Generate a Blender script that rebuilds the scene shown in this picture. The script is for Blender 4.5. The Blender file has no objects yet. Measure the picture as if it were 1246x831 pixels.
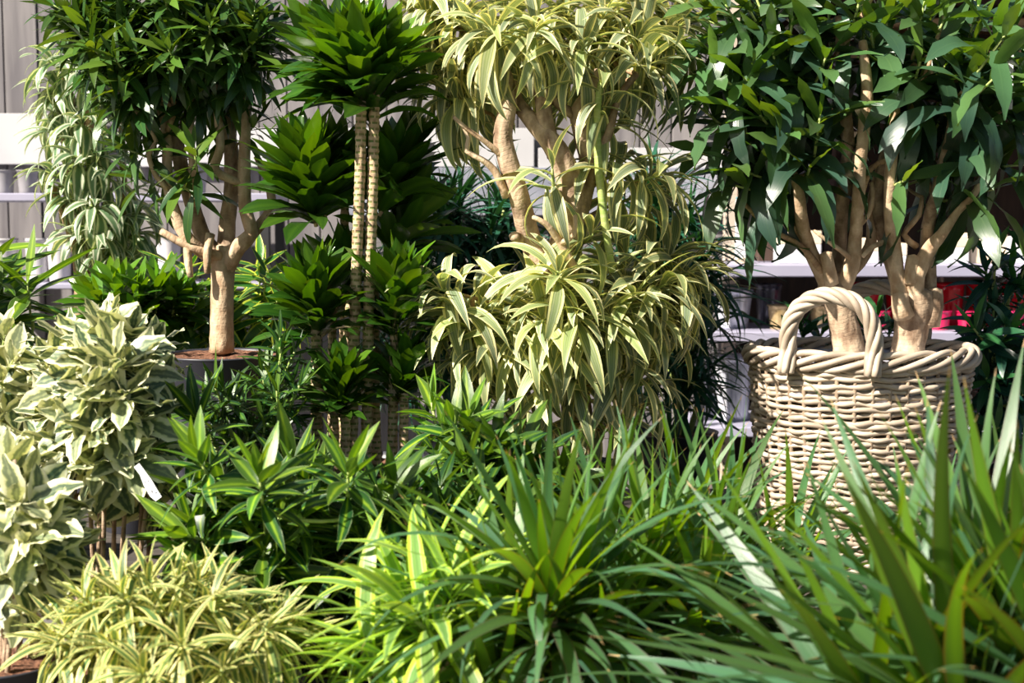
import bpy, math, random
import numpy as np
from mathutils import Vector, Matrix

# ------------------------------------------------------------------ camera, sky, sun, exposure
SC = bpy.context.scene
COL = SC.collection
H = 1.5                       # camera height (m)
PITCH = math.radians(5.1)     # looking slightly down
FPX = 1730.0                  # focal length for a 1246 px wide frame (50 mm)
cam = bpy.data.cameras.new('camera')
cam.lens = 36.0 * FPX / 1246.0
cam.sensor_width = 36.0
cam.dof.use_dof = True
cam.dof.focus_distance = 3.75
cam.dof.aperture_fstop = 3.6
cam.clip_start = 0.05
co = bpy.data.objects.new('camera', cam)
COL.objects.link(co)
co.location = (0, 0, H)
co.rotation_euler = (math.radians(90) - PITCH, 0, 0)
SC.camera = co

world = bpy.data.worlds.new('sky')
SC.world = world
world.use_nodes = True
wn = world.node_tree
wn.nodes.clear()
wo = wn.nodes.new('ShaderNodeOutputWorld')
wb = wn.nodes.new('ShaderNodeBackground')
ws = wn.nodes.new('ShaderNodeTexSky')
ws.sky_type = 'NISHITA'
ws.sun_disc = False
ws.sun_elevation = math.radians(42)
ws.sun_rotation = math.radians(235)
ws.air_density = 1.2
ws.dust_density = 2.0
ws.ozone_density = 1.0
wb.inputs['Strength'].default_value = 0.058
wn.links.new(ws.outputs[0], wb.inputs[0])
wn.links.new(wb.outputs[0], wo.inputs[0])

sun = bpy.data.lights.new('sun', 'SUN')
sun.energy = 8.8
sun.color = (1.0, 0.92, 0.80)
sun.angle = math.radians(0.9)
so = bpy.data.objects.new('sun', sun)
COL.objects.link(so)
SUNDIR = Vector((-0.66, -0.46, 0.66)).normalized()      # towards the sun
so.rotation_euler = SUNDIR.to_track_quat('Z', 'Y').to_euler()
so.location = (-3, -4, 6)

SC.view_settings.view_transform = 'Standard'
SC.view_settings.look = 'None'
SC.view_settings.gamma = 1.0
SC.view_settings.use_curve_mapping = False
SC.view_settings.exposure = 0.38
try:
    SC.cycles.max_bounces = 7
    SC.cycles.transparent_max_bounces = 6
except Exception:
    pass

# ------------------------------------------------------------------ geometry helpers
RND = random.Random(7)
CP, SP_ = math.cos(PITCH), math.sin(PITCH)
UPV = Vector((0, 0, 1))


def P(px, py, Y):
    """world point at depth Y in front of the lens, seen at photo pixel px, py"""
    x = (px - 623.0) / FPX
    u = (415.5 - py) / FPX
    dx, dy, dz = x, CP + u * SP_, -SP_ + u * CP
    k = Y / dy
    return Vector((dx * k, Y, H + dz * k))


def tag(o, label=None, cat=None, group=None, kind=None):
    if label: o['label'] = label
    if cat: o['category'] = cat
    if group: o['group'] = group
    if kind: o['kind'] = kind
    return o


def thing(name, label, cat, loc=(0, 0, 0), group=None):
    o = bpy.data.objects.new(name, None)
    COL.objects.link(o)
    o.location = loc
    o.empty_display_size = 0.05
    return tag(o, label, cat, group)


def link_mesh(name, me, parent=None, mat=None):
    o = bpy.data.objects.new(name, me)
    COL.objects.link(o)
    if parent is not None:
        o.parent = parent
        o.location = -world_loc(parent)
    if mat is not None and len(me.materials) == 0:
        me.materials.append(mat)
    return o


WL = {}


def world_loc(o):
    v = Vector(o.location)
    while o.parent is not None:
        o = o.parent
        v += Vector(o.location)
    return v


class MB:
    """collects shapes in world coordinates, with UVs"""
    def __init__(s):
        s.v, s.f, s.uv = [], [], []

    def add(s, verts, faces, uvs=None):
        b = len(s.v)
        s.v.extend([tuple(p) for p in verts])
        for i, f in enumerate(faces):
            s.f.append([b + k for k in f])
            s.uv.extend(uvs[i] if uvs else [(0.0, 0.0)] * len(f))
        return s

    def box(s, x0, x1, y0, y1, z0, z1, M=None, ch=0.0):
        c = min(ch, 0.45 * min(x1 - x0, y1 - y0, z1 - z0))
        if c <= 0:
            V = [(x, y, z) for z in (z0, z1) for y in (y0, y1) for x in (x0, x1)]
            F = [(0, 2, 3, 1), (4, 5, 7, 6), (0, 1, 5, 4), (2, 6, 7, 3), (0, 4, 6, 2), (1, 3, 7, 5)]
        else:
            # bevelled vertical profile: four rings
            V, F = [], []
            for z, i in ((z0, c), (z0 + c, 0), (z1 - c, 0), (z1, c)):
                for x, y in ((x0 + i + c, y0 + i), (x1 - i - c, y0 + i), (x1 - i, y0 + i + c), (x1 - i, y1 - i - c),
                             (x1 - i - c, y1 - i), (x0 + i + c, y1 - i), (x0 + i, y1 - i - c), (x0 + i, y0 + i + c)):
                    V.append((x, y, z))
            for r in range(3):
                for k in range(8):
                    F.append((r * 8 + k, r * 8 + (k + 1) % 8, r * 8 + 8 + (k + 1) % 8, r * 8 + 8 + k))
            F.append(tuple(reversed(range(8))))
            F.append(tuple(range(24, 32)))
        if M is not None:
            V = [M @ Vector(p) for p in V]
        return s.add(V, F)

    def lathe(s, c, prof, n=28, jit=0.0, ax=1.0):
        """prof: list of (radius, z) above centre c"""
        V, F, U = [], [], []
        for (r, z) in prof:
            for k in range(n):
                a = 2 * math.pi * k / n
                V.append((c[0] + r * math.cos(a), c[1] + r * ax * math.sin(a), c[2] + z))
        for i in range(len(prof) - 1):
            for k in range(n):
                k2 = (k + 1) % n
                F.append((i * n + k, i * n + k2, (i + 1) * n + k2, (i + 1) * n + k))
                u0, u1 = k / n, (k + 1) / n
                U.append([(u0, prof[i][1]), (u1, prof[i][1]), (u1, prof[i + 1][1]), (u0, prof[i + 1][1])])
        return s.add(V, F, U)

    def disc(s, c, r, n=28, z=0.0, rough=0.0, rings=6, rnd=None, ax=1.0):
        V = [(c[0], c[1], c[2] + z)]
        F = []
        for i in range(1, rings + 1):
            rr = r * i / rings
            for k in range(n):
                a = 2 * math.pi * k / n
                V.append((c[0] + rr * math.cos(a), c[1] + rr * ax * math.sin(a),
                          c[2] + z + (rnd.uniform(-rough, rough) if rnd and i < rings else 0)))
        for k in range(n):
            F.append((0, 1 + k, 1 + (k + 1) % n))
        for i in range(rings - 1):
            for k in range(n):
                a, b = 1 + i * n + k, 1 + i * n + (k + 1) % n
                F.append((a, a + n, b + n, b))
        return s.add(V, F)

    def tube(s, pts, rad, sides=8, cap=True, bump=0.0, rnd=None, vscale=1.0, ring=0.0, closed=False):
        pts = [Vector(p) for p in pts]
        n = len(pts)
        if not hasattr(rad, '__len__'):
            rad = [rad] * n
        V, F, U = [], [], []
        t = []
        for i in range(n):
            if closed:
                d = pts[(i + 1) % n] - pts[i - 1]
            else:
                d = pts[min(i + 1, n - 1)] - pts[max(i - 1, 0)]
            t.append(d.normalized() if d.length > 1e-9 else UPV.copy())
        nrm = t[0].orthogonal().normalized()
        if closed:
            nrm = (UPV - t[0] * UPV.dot(t[0])).normalized()
        dist = 0.0
        vs = []
        for i in range(n):
            if closed:
                nrm = (UPV - t[i] * UPV.dot(t[i])).normalized()
            else:
                nrm = (nrm - t[i] * nrm.dot(t[i])).normalized()
            bn = t[i].cross(nrm)
            if i:
                dist += (pts[i] - pts[i - 1]).length
            vs.append(dist * vscale)
            for k in range(sides):
                a = 2 * math.pi * k / sides
                r = rad[i]
                if bump and rnd:
                    r *= 1 + rnd.uniform(-bump, bump)
                if ring and (i % 2):
                    r *= 1 - ring
                V.append(pts[i] + nrm * (r * math.cos(a)) + bn * (r * math.sin(a)))
        m = n if closed else n - 1
        for i in range(m):
            j = (i + 1) % n
            for k in range(sides):
                k2 = (k + 1) % sides
                F.append((i * sides + k, i * sides + k2, j * sides + k2, j * sides + k))
                u0, u1 = k / sides, (k + 1) / sides
                v1 = vs[j] if j else vs[i] + .01
                U.append([(u0, vs[i]), (u1, vs[i]), (u1, v1), (u0, v1)])
        if cap and not closed:
            for e, i in ((-1, 0), (1, n - 1)):
                V.append(pts[i] + t[i] * (rad[i] * 0.35 * e))
                c = len(V) - 1
                for k in range(sides):
                    k2 = (k + 1) % sides
                    f = (i * sides + k2, i * sides + k, c) if e < 0 else (i * sides + k, i * sides + k2, c)
                    F.append(f)
                    U.append([(0.0, vs[i])] * 3)
        return s.add(V, F, U)

    def build(s, name, mat, parent=None, smooth=True):
        me = bpy.data.meshes.new(name)
        me.from_pydata(s.v, [], s.f)
        uv = me.uv_layers.new(name='UVMap')
        uv.data.foreach_set('uv', np.array(s.uv, dtype=np.float32).ravel())
        me.materials.append(mat)
        if smooth:
            me.polygons.foreach_set('use_smooth', [True] * len(me.polygons))
        me.update()
        return link_mesh(name, me, parent)


def spline(pts, rad, step=0.02):
    """Catmull-Rom through the points, resampled"""
    pts = [Vector(p) for p in pts]
    out, ro = [], []
    n = len(pts)
    for i in range(n - 1):
        p0, p1, p2, p3 = pts[max(i - 1, 0)], pts[i], pts[i + 1], pts[min(i + 2, n - 1)]
        m = max(2, int((p2 - p1).length / step))
        for k in range(m):
            u = k / m
            q = 0.5 * ((2 * p1) + (p2 - p0) * u + (2 * p0 - 5 * p1 + 4 * p2 - p3) * u * u + (3 * p1 - p0 - 3 * p2 + p3) * u ** 3)
            out.append(q)
            ro.append(rad[i] * (1 - u) + rad[i + 1] * u)
    out.append(pts[-1])
    ro.append(rad[-1])
    return out, ro


# ------------------------------------------------------------------ materials
def new_mat(name):
    m = bpy.data.materials.new(name)
    m.use_nodes = True
    nt = m.node_tree
    nt.nodes.clear()
    out = nt.nodes.new('ShaderNodeOutputMaterial')
    return m, nt, out


class NT:
    def __init__(s, nt):
        s.nt = nt

    def n(s, typ, **kw):
        nd = s.nt.nodes.new(typ)
        for k, v in kw.items():
            setattr(nd, k, v)
        return nd

    def l(s, a, b):
        s.nt.links.new(a, b)

    def math(s, op, a, b=None, clamp=False):
        nd = s.n('ShaderNodeMath', operation=op, use_clamp=clamp)
        for i, v in enumerate((a, b)):
            if v is None: continue
            if isinstance(v, (int, float)): nd.inputs[i].default_value = v
            else: s.l(v, nd.inputs[i])
        return nd.outputs[0]

    def mix(s, fac, a, b, blend='MIX'):
        nd = s.n('ShaderNodeMix', data_type='RGBA', blend_type=blend)
        for i, v in ((0, fac), (6, a), (7, b)):
            if isinstance(v, (int, float)): nd.inputs[i].default_value = v
            elif isinstance(v, tuple): nd.inputs[i].default_value = (*v, 1) if len(v) == 3 else v
            else: s.l(v, nd.inputs[i])
        return nd.outputs[2]

    def ramp(s, fac, stops, interp='LINEAR'):
        nd = s.n('ShaderNodeValToRGB')
        cr = nd.color_ramp
        cr.interpolation = interp
        while len(cr.elements) < len(stops):
            cr.elements.new(0.5)
        for e, (p, c) in zip(cr.elements, stops):
            e.position = p
            e.color = (*c, 1)
        s.l(fac, nd.inputs[0])
        return nd.outputs[0]


def leaf_material(name, stops, rough=0.36, transl=0.30, warp=0.12, age=None, veins=0.0, vfreq=34.0, patch=None, tip=None,
                  tcol=(1.25, 1.25, 0.55), spec=0.5, upper=None):
    """stops: colours from the midrib (0) to the margin (1)"""
    m, nt, out = new_mat(name)
    g = NT(nt)
    tc = g.n('ShaderNodeTexCoord')
    oi = g.n('ShaderNodeObjectInfo')
    ge = g.n('ShaderNodeNewGeometry')
    rnd = g.math('FRACT', g.math('ADD', oi.outputs['Random'], ge.outputs['Random Per Island']))
    sp = g.n('ShaderNodeSeparateXYZ')
    g.l(tc.outputs['UV'], sp.inputs[0])
    u, v = sp.outputs[0], sp.outputs[1]
    cb = g.n('ShaderNodeCombineXYZ')
    g.l(g.math('MULTIPLY', u, 2.2), cb.inputs[0])
    g.l(g.math('ADD', g.math('MULTIPLY', v, 2.6 if patch is None else 4.0), g.math('MULTIPLY', rnd, 40.0)), cb.inputs[1])
    g.l(g.math('MULTIPLY', rnd, 13.0), cb.inputs[2])
    no = g.n('ShaderNodeTexNoise')
    no.inputs['Scale'].default_value = 1.6 if patch is None else 2.0
    no.inputs['Detail'].default_value = 2.0 if patch is None else 4.0
    g.l(cb.outputs[0], no.inputs['Vector'])
    a = g.math('ABSOLUTE', g.math('SUBTRACT', g.math('MULTIPLY', u, 2.0), 1.0))
    a2 = g.math('ADD', a, g.math('MULTIPLY', g.math('SUBTRACT', no.outputs[0], 0.5), warp * 2), True)
    col = g.ramp(a2, stops)
    if veins:
        cv = g.n('ShaderNodeCombineXYZ')
        g.l(g.math('MULTIPLY', u, vfreq), cv.inputs[0])
        g.l(g.math('MULTIPLY', v, 0.8), cv.inputs[1])
        g.l(g.math('MULTIPLY', rnd, 50.0), cv.inputs[2])
        nv = g.n('ShaderNodeTexNoise')
        nv.inputs['Scale'].default_value = 1.0
        nv.inputs['Detail'].default_value = 1.0
        g.l(cv.outputs[0], nv.inputs['Vector'])
        k = g.math('MULTIPLY', g.math('SUBTRACT', nv.outputs[0], 0.5), veins * 4)
        col = g.mix(g.math('MAXIMUM', k, 0.0, True), col, stops[-1][1] if len(stops) > 2 else tuple(min(1, c * 2.2) for c in stops[0][1]))
    if age is not None:   # young leaves at the tip of a shoot are paler: object colour red = age
        so_ = g.n('ShaderNodeSeparateColor')
        g.l(oi.outputs['Color'], so_.inputs[0])
        f = g.math('MULTIPLY', g.math('SUBTRACT', 1.0, so_.outputs[0]), age[1])
        col = g.mix(f, col, age[0])
    if upper is not None:   # teal sky sheen painted into the colour of the blade's upper side
        ff = g.math('SUBTRACT', 1.0, ge.outputs['Backfacing'])
        col = g.mix(g.math('MULTIPLY', ff, g.math('MULTIPLY', upper[1], g.math('ADD', 0.5, g.math('MULTIPLY', rnd, 0.5)))), col, upper[0])
    if tip is not None:
        f = g.math('GREATER_THAN', v, 0.965)
        col = g.mix(f, col, tip)
    hs = g.n('ShaderNodeHueSaturation')
    g.l(g.math('ADD', 0.488, g.math('MULTIPLY', rnd, 0.024)), hs.inputs['Hue'])
    g.l(g.math('ADD', 0.72, g.math('MULTIPLY', g.math('FRACT', g.math('MULTIPLY', rnd, 7.31)), 0.56)), hs.inputs['Value'])
    hs.inputs['Saturation'].default_value = 1.0
    g.l(col, hs.inputs['Color'])
    col = hs.outputs[0]
    # fine parallel ribs for the sheen
    cb2 = g.n('ShaderNodeCombineXYZ')
    g.l(g.math('MULTIPLY', u, 22.0), cb2.inputs[0])
    g.l(g.math('MULTIPLY', v, 1.5), cb2.inputs[1])
    n2 = g.n('ShaderNodeTexNoise')
    n2.inputs['Scale'].default_value = 1.0
    g.l(cb2.outputs[0], n2.inputs['Vector'])
    bp = g.n('ShaderNodeBump')
    bp.inputs['Strength'].default_value = 0.25
    bp.inputs['Distance'].default_value = 0.002
    g.l(n2.outputs[0], bp.inputs['Height'])
    pb = g.n('ShaderNodeBsdfPrincipled')
    g.l(col, pb.inputs['Base Color'])
    pb.inputs['Roughness'].default_value = rough
    pb.inputs['Specular IOR Level'].default_value = spec
    g.l(bp.outputs[0], pb.inputs['Normal'])
    tr = g.n('ShaderNodeBsdfTranslucent')
    tcn = g.mix(1.0, col, (*tcol, 1), 'MULTIPLY')
    g.l(tcn, tr.inputs[0])
    mx = g.n('ShaderNodeMixShader')
    mx.inputs[0].default_value = transl
    g.l(pb.outputs[0], mx.inputs[1])
    g.l(tr.outputs[0], mx.inputs[2])
    g.l(mx.outputs[0], out.inputs[0])
    return m


def solid(name, c1, c2=None, scale=8.0, rough=0.6, bump=0.0, stretch=(1, 1, 1), metal=0.0, coord='Object', detail=4.0, lo=0.35, hi=0.65,
          spec=0.5, uvring=None):
    m, nt, out = new_mat(name)
    g = NT(nt)
    pb = g.n('ShaderNodeBsdfPrincipled')
    pb.inputs['Roughness'].default_value = rough
    pb.inputs['Metallic'].default_value = metal
    pb.inputs['Specular IOR Level'].default_value = spec
    g.l(pb.outputs[0], out.inputs[0])
    if c2 is None:
        c2 = tuple(c * 0.8 for c in c1)
    tc = g.n('ShaderNodeTexCoord')
    oi = g.n('ShaderNodeObjectInfo')
    mp = g.n('ShaderNodeMapping')
    mp.inputs['Scale'].default_value = stretch
    g.l(tc.outputs[coord], mp.inputs[0])
    va = g.n('ShaderNodeVectorMath', operation='ADD')
    g.l(mp.outputs[0], va.inputs[0])
    cbx = g.n('ShaderNodeCombineXYZ')
    g.l(g.math('MULTIPLY', oi.outputs['Random'], 31.0), cbx.inputs[0])
    g.l(g.math('MULTIPLY', oi.outputs['Random'], 17.0), cbx.inputs[2])
    g.l(cbx.outputs[0], va.inputs[1])
    no = g.n('ShaderNodeTexNoise')
    no.inputs['Scale'].default_value = scale
    no.inputs['Detail'].default_value = detail
    g.l(va.outputs[0], no.inputs['Vector'])
    col = g.ramp(no.outputs[0], [(lo, c1), (hi, c2)])
    hgt = no.outputs[0]
    if uvring is not None:
        sp = g.n('ShaderNodeSeparateXYZ')
        g.l(tc.outputs['UV'], sp.inputs[0])
        w = g.math('ADD', g.math('MULTIPLY', sp.outputs[1], uvring[0]), g.math('MULTIPLY', no.outputs[0], 14.0))
        s_ = g.math('SINE', w)
        k = g.math('MULTIPLY', g.math('POWER', g.math('MAXIMUM', s_, 0.0), 5.0), uvring[1] * 0.7, True)
        col = g.mix(k, col, uvring[2])
        hgt = g.math('SUBTRACT', no.outputs[0], g.math('MULTIPLY', k, 0.25))
    g.l(col, pb.inputs['Base Color'])
    if bump:
        bp = g.n('ShaderNodeBump')
        bp.inputs['Strength'].default_value = bump
        bp.inputs['Distance'].default_value = 0.01
        g.l(hgt, bp.inputs['Height'])
        g.l(bp.outputs[0], pb.inputs['Normal'])
    return m


def cane_material():
    """scarred cane: buff leaf scars with green lens-shaped gaps"""
    m, nt, out = new_mat('scarred_cane')
    g = NT(nt)
    tc = g.n('ShaderNodeTexCoord')
    mp = g.n('ShaderNodeMapping')
    mp.inputs['Scale'].default_value = (4.5, 1.0, 1)
    g.l(tc.outputs['UV'], mp.inputs[0])
    no = g.n('ShaderNodeTexNoise')
    no.inputs['Scale'].default_value = 3.0
    g.l(tc.outputs['UV'], no.inputs['Vector'])
    br = g.n('ShaderNodeTexBrick')
    br.offset = 0.5
    br.inputs['Scale'].default_value = 1.0
    br.inputs['Brick Width'].default_value = 1.0
    br.inputs['Row Height'].default_value = 0.34
    br.inputs['Mortar Size'].default_value = 0.13
    br.inputs['Mortar Smooth'].default_value = 0.35
    br.inputs['Color1'].default_value = (0.13, 0.20, 0.045, 1)
    br.inputs['Color2'].default_value = (0.26, 0.28, 0.09, 1)
    br.inputs['Mortar'].default_value = (0.62, 0.46, 0.29, 1)
    g.l(mp.outputs[0], br.inputs['Vector'])
    n3 = g.n('ShaderNodeTexNoise')
    n3.inputs['Scale'].default_value = 60.0
    g.l(tc.outputs['Object'], n3.inputs['Vector'])
    col = g.mix(g.ramp(n3.outputs[0], [(0.45, (0, 0, 0)), (0.7, (0.7, 0.7, 0.7))]), br.outputs[0], (0.24, 0.12, 0.06))
    pb = g.n('ShaderNodeBsdfPrincipled')
    pb.inputs['Roughness'].default_value = 0.7
    g.l(col, pb.inputs['Base Color'])
    bp = g.n('ShaderNodeBump')
    bp.inputs['Strength'].default_value = 0.6
    bp.inputs['Distance'].default_value = 0.004
    g.l(br.outputs['Fac'], bp.inputs['Height'])
    g.l(bp.outputs[0], pb.inputs['Normal'])
    g.l(pb.outputs[0], out.inputs[0])
    return m


M_SONG = leaf_material('variegated_cream_leaf', [(0.0, (0.32, 0.37, 0.22)), (0.09, (0.14, 0.21, 0.11)), (0.30, (0.22, 0.28, 0.17)), (0.40, (0.42, 0.45, 0.33)), (0.50, (0.14, 0.21, 0.11)), (0.60, (0.16, 0.23, 0.11)),
                       (0.67, (0.86, 0.78, 0.36)), (1.0, (0.92, 0.86, 0.54))], warp=0.06, veins=0.2, transl=0.28, age=((0.55, 0.66, 0.16), 0.6), rough=0.38)
M_SONGY = leaf_material('variegated_yellow_leaf', [(0.0, (0.12, 0.22, 0.09)), (0.30, (0.06, 0.15, 0.05)), (0.50, (0.14, 0.24, 0.07)),
                        (0.64, (0.84, 0.77, 0.22)), (1.0, (0.92, 0.85, 0.44))], warp=0.08, veins=0.15, transl=0.26, age=((0.52, 0.62, 0.13), 0.4), rough=0.38)
M_WHITE = leaf_material('white_striped_leaf', [(0.0, (0.13, 0.24, 0.12)), (0.42, (0.20, 0.30, 0.16)), (0.52, (0.72, 0.74, 0.55)), (0.80, (0.80, 0.80, 0.64)),
                        (0.9, (0.20, 0.31, 0.13))], warp=0.07, veins=0.3, transl=0.24)
M_DARK = leaf_material('dark_green_leaf', [(0.0, (0.065, 0.13, 0.025)), (0.12, (0.028, 0.078, 0.018)), (1.0, (0.032, 0.088, 0.022))], warp=0.03,
                       veins=0.06, transl=0.20, age=((0.19, 0.34, 0.03), 0.75), rough=0.28, tcol=(2.9, 2.2, 0.4), spec=0.7)
M_BROAD = leaf_material('broad_green_leaf', [(0.0, (0.055, 0.11, 0.05)), (0.08, (0.024, 0.066, 0.034)), (1.0, (0.032, 0.080, 0.042))], warp=0.03,
                        veins=0.10, transl=0.20, age=((0.15, 0.30, 0.025), 0.7), rough=0.33, tcol=(3.2, 2.6, 0.3), spec=0.8, upper=((0.040, 0.095, 0.070), 0.5))
M_COMP = leaf_material('compact_cane_leaf', [(0.0, (0.045, 0.12, 0.012)), (0.5, (0.026, 0.082, 0.010)), (1.0, (0.036, 0.098, 0.012))], warp=0.05,
                       veins=0.22, vfreq=26, transl=0.24, age=((0.14, 0.31, 0.012), 0.75), rough=0.22, tcol=(3.0, 2.4, 0.3), spec=0.8)
M_LIME = leaf_material('lime_centred_leaf', [(0.0, (0.30, 0.46, 0.03)), (0.13, (0.20, 0.34, 0.025)), (0.32, (0.035, 0.12, 0.018)), (0.88, (0.012, 0.062, 0.022)),
                       (0.98, (0.22, 0.30, 0.14))], warp=0.15, veins=0.08, transl=0.28, age=((0.28, 0.46, 0.03), 0.45), rough=0.34, tcol=(1.6, 1.5, 0.4), spec=0.5)
M_LIMED = leaf_material('faint_lime_leaf', [(0.0, (0.10, 0.20, 0.02)), (0.25, (0.04, 0.11, 0.018)), (0.6, (0.014, 0.058, 0.020)), (1.0, (0.024, 0.075, 0.028))],
                        warp=0.13, transl=0.25, age=((0.20, 0.36, 0.025), 0.5), rough=0.32, tcol=(2.0, 1.7, 0.4), spec=0.5)
M_LEMON = leaf_material('lemon_edged_leaf', [(0.0, (0.10, 0.24, 0.07)), (0.28, (0.17, 0.33, 0.10)), (0.44, (0.09, 0.22, 0.06)), (0.53, (0.62, 0.72, 0.40)),
                        (0.62, (0.45, 0.68, 0.06)), (1.0, (0.55, 0.74, 0.07))], warp=0.09, veins=0.15, transl=0.32, age=((0.48, 0.70, 0.10), 0.4), rough=0.34)
M_YEDGE = leaf_material('yellow_edged_leaf', [(0.0, (0.06, 0.19, 0.03)), (0.66, (0.03, 0.14, 0.02)), (0.74, (0.42, 0.55, 0.04)), (1.0, (0.62, 0.66, 0.08))],
                        warp=0.08, transl=0.26, rough=0.3)
M_SWORD = leaf_material('red_edged_sword_leaf', [(0.0, (0.062, 0.13, 0.014)), (0.75, (0.042, 0.095, 0.013)), (0.86, (0.08, 0.07, 0.02)), (1.0, (0.12, 0.03, 0.025))],
                        warp=0.02, veins=0.12, upper=((0.055, 0.165, 0.115), 0.6), transl=0.32, age=((0.15, 0.30, 0.02), 0.6), rough=0.37, tcol=(3.6, 3.2, 0.3), tip=(0.42, 0.28, 0.13), spec=0.6)
M_SWORDB = leaf_material('dark_narrow_leaf', [(0.0, (0.030, 0.11, 0.035)), (1.0, (0.024, 0.09, 0.03))], warp=0.02, transl=0.2, upper=((0.03, 0.13, 0.10), 0.7),
                         age=((0.04, 0.18, 0.03), 0.5), rough=0.3)
M_SHRUB = leaf_material('cream_marbled_leaf', [(0.0, (0.24, 0.30, 0.16)), (0.16, (0.06, 0.11, 0.07)), (0.36, (0.07, 0.125, 0.075)), (0.46, (0.22, 0.29, 0.13)), (0.52, (0.66, 0.68, 0.36)), (0.72, (0.86, 0.85, 0.58)),
                        (1.0, (0.92, 0.90, 0.68))], warp=0.42, patch=True, transl=0.24, rough=0.36, age=((0.76, 0.76, 0.40), 0.3), tcol=(1.1, 1.1, 0.6))
M_BARK = solid('tan_bark', (0.40, 0.26, 0.15), (0.68, 0.52, 0.35), 34, 0.75, 0.9, (1, 1, 0.6), uvring=(620.0, 0.16, (0.36, 0.24, 0.14)))
M_BARKD = solid('weathered_bark', (0.20, 0.125, 0.075), (0.60, 0.45, 0.31), 30, 0.8, 1.0, (1, 1, 0.6), uvring=(620.0, 0.22, (0.24, 0.16, 0.10)))
M_TWIG = solid('brown_twig', (0.34, 0.20, 0.11), (0.52, 0.36, 0.20), 40, 0.7, 0.4, uvring=(560.0, 0.6, (0.16, 0.09, 0.05)))
M_GREENSTEM = solid('green_stem', (0.30, 0.42, 0.10), (0.46, 0.52, 0.18), 30, 0.5, 0.2, uvring=(420.0, 0.5, (0.60, 0.62, 0.34)))
M_CANE = cane_material()
M_POT = solid('dark_plastic_pot', (0.035, 0.037, 0.05), (0.05, 0.052, 0.068), 5, 0.42)
M_SOIL = solid('potting_soil', (0.09, 0.035, 0.018), (0.24, 0.11, 0.06), 90, 0.95, 0.8)
M_RATTAN = solid('pale_rattan', (0.30, 0.23, 0.17), (0.62, 0.52, 0.41), 9, 0.55, 0.25, (1, 1, 1), detail=6, lo=0.3, hi=0.62)
M_RATTAND = solid('inner_rattan', (0.26, 0.18, 0.12), (0.40, 0.30, 0.21), 14, 0.7)
M_LINER = solid('grey_liner', (0.36, 0.36, 0.42), (0.56, 0.55, 0.60), 12, 0.4, 0.5)

# ------------------------------------------------------------------ leaves
def leaf_mesh(name, mat, L, W, bend, prof, seg=7, cols=2, fold=0.22, wave=0.0, twist=0.0, side=0.0, bp=1.3, rnd=None, curl=0.0):
    V, F, U = [], [], []
    x = z = y = 0.0
    ang = 0.0
    for i in range(seg + 1):
        s = i / seg
        if prof == 'lance':
            w = min(1, (s / 0.36) ** 0.62) * (1 - max(0, (s - 0.36) / 0.64) ** 1.9) if s > 0 else 0.22
            w = max(w, 0.22 if s < 0.2 else 0.0)
        elif prof == 'sword':
            w = 0.62 + 0.38 * min(1, s / 0.3) if s < 0.3 else (1 - ((s - 0.3) / 0.7) ** 1.5)
        elif prof == 'broad':
            w = (0.30 + 0.70 * math.sin(min(1.0, s / 0.55) * math.pi / 2)) * (1 - max(0, (s - 0.55) / 0.45) ** 2.3)
        elif prof == 'oval':
            w = math.sin(math.pi * min(1, s * 0.94 + 0.03)) ** 0.85
            if s < 0.1: w = 0.12
        else:
            w = 1 - s
        w = max(w, 0.015) * W / 2
        c, sn = math.cos(ang), math.sin(ang)
        tw = twist * s
        for k in range(cols + 1):
            q = 2 * k / cols - 1
            edge = abs(q)
            ly = q * w
            lz = fold * abs(ly) * (1 - 0.5 * s) - curl * ly * ly / max(W, 1e-6)
            if wave:
                ph = rnd.uniform(-0.5, 0.5) if rnd else 0
                lz += wave * W * edge * math.sin(s * 17 + (3 if q > 0 else 0) + ph)
                ly *= 1 + (0.10 * math.sin(i * 2.9 + (1 if q > 0 else 0)) if edge > 0.8 else 0)
            ly2 = ly * math.cos(tw) - lz * math.sin(tw)
            lz2 = ly * math.sin(tw) + lz * math.cos(tw)
            V.append((x + lz2 * sn, y + ly2, z + lz2 * c))
        if i < seg:
            ang = bend * ((i + 0.5) / seg) ** bp if bend else 0.0
            x += L / seg * math.cos(ang)
            z -= L / seg * math.sin(ang)
            y += side * L / seg * (s * 2)
    for i in range(seg):
        for k in range(cols):
            a = i * (cols + 1) + k
            F.append((a, a + cols + 1, a + cols + 2, a + 1))
            u0, u1 = k / cols, (k + 1) / cols
            v0, v1 = i / seg, (i + 1) / seg
            U.extend([(u0, v0), (u0, v1), (u1, v1), (u1, v0)])
    me = bpy.data.meshes.new(name)
    me.from_pydata(V, [], F)
    uv = me.uv_layers.new(name='UVMap')
    uv.data.foreach_set('uv', np.array(U, dtype=np.float32).ravel())
    me.materials.append(mat)
    me.polygons.foreach_set('use_smooth', [True] * len(F))
    me.update()
    return dict(me=me, V=np.array(V, dtype=np.float64), F=np.array(F), U=np.array(U, dtype=np.float32), bend=bend)


class Species:
    def __init__(s, mat, L, W, prof, bends, seeds=2, **kw):
        s.L, s.W = L, W
        s.var = []
        r = random.Random(int(L * 1000) + int(W * 10000))
        for b in bends:
            for k in range(seeds):
                s.var.append(leaf_mesh('leaf', mat, L, W, b, prof, twist=r.uniform(-0.6, 0.6) * kw.get('tw', 1), side=r.uniform(-0.12, 0.12),
                                       rnd=r, **{q: v for q, v in kw.items() if q != 'tw'}))
        s.bends = np.array([v['bend'] for v in s.var])
        s.mat = mat

    def pick(s, b, rnd):
        d = np.abs(s.bends - b)
        idx = np.where(d <= d.min() + 1e-6)[0]
        return int(idx[rnd.randrange(len(idx))])


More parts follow.
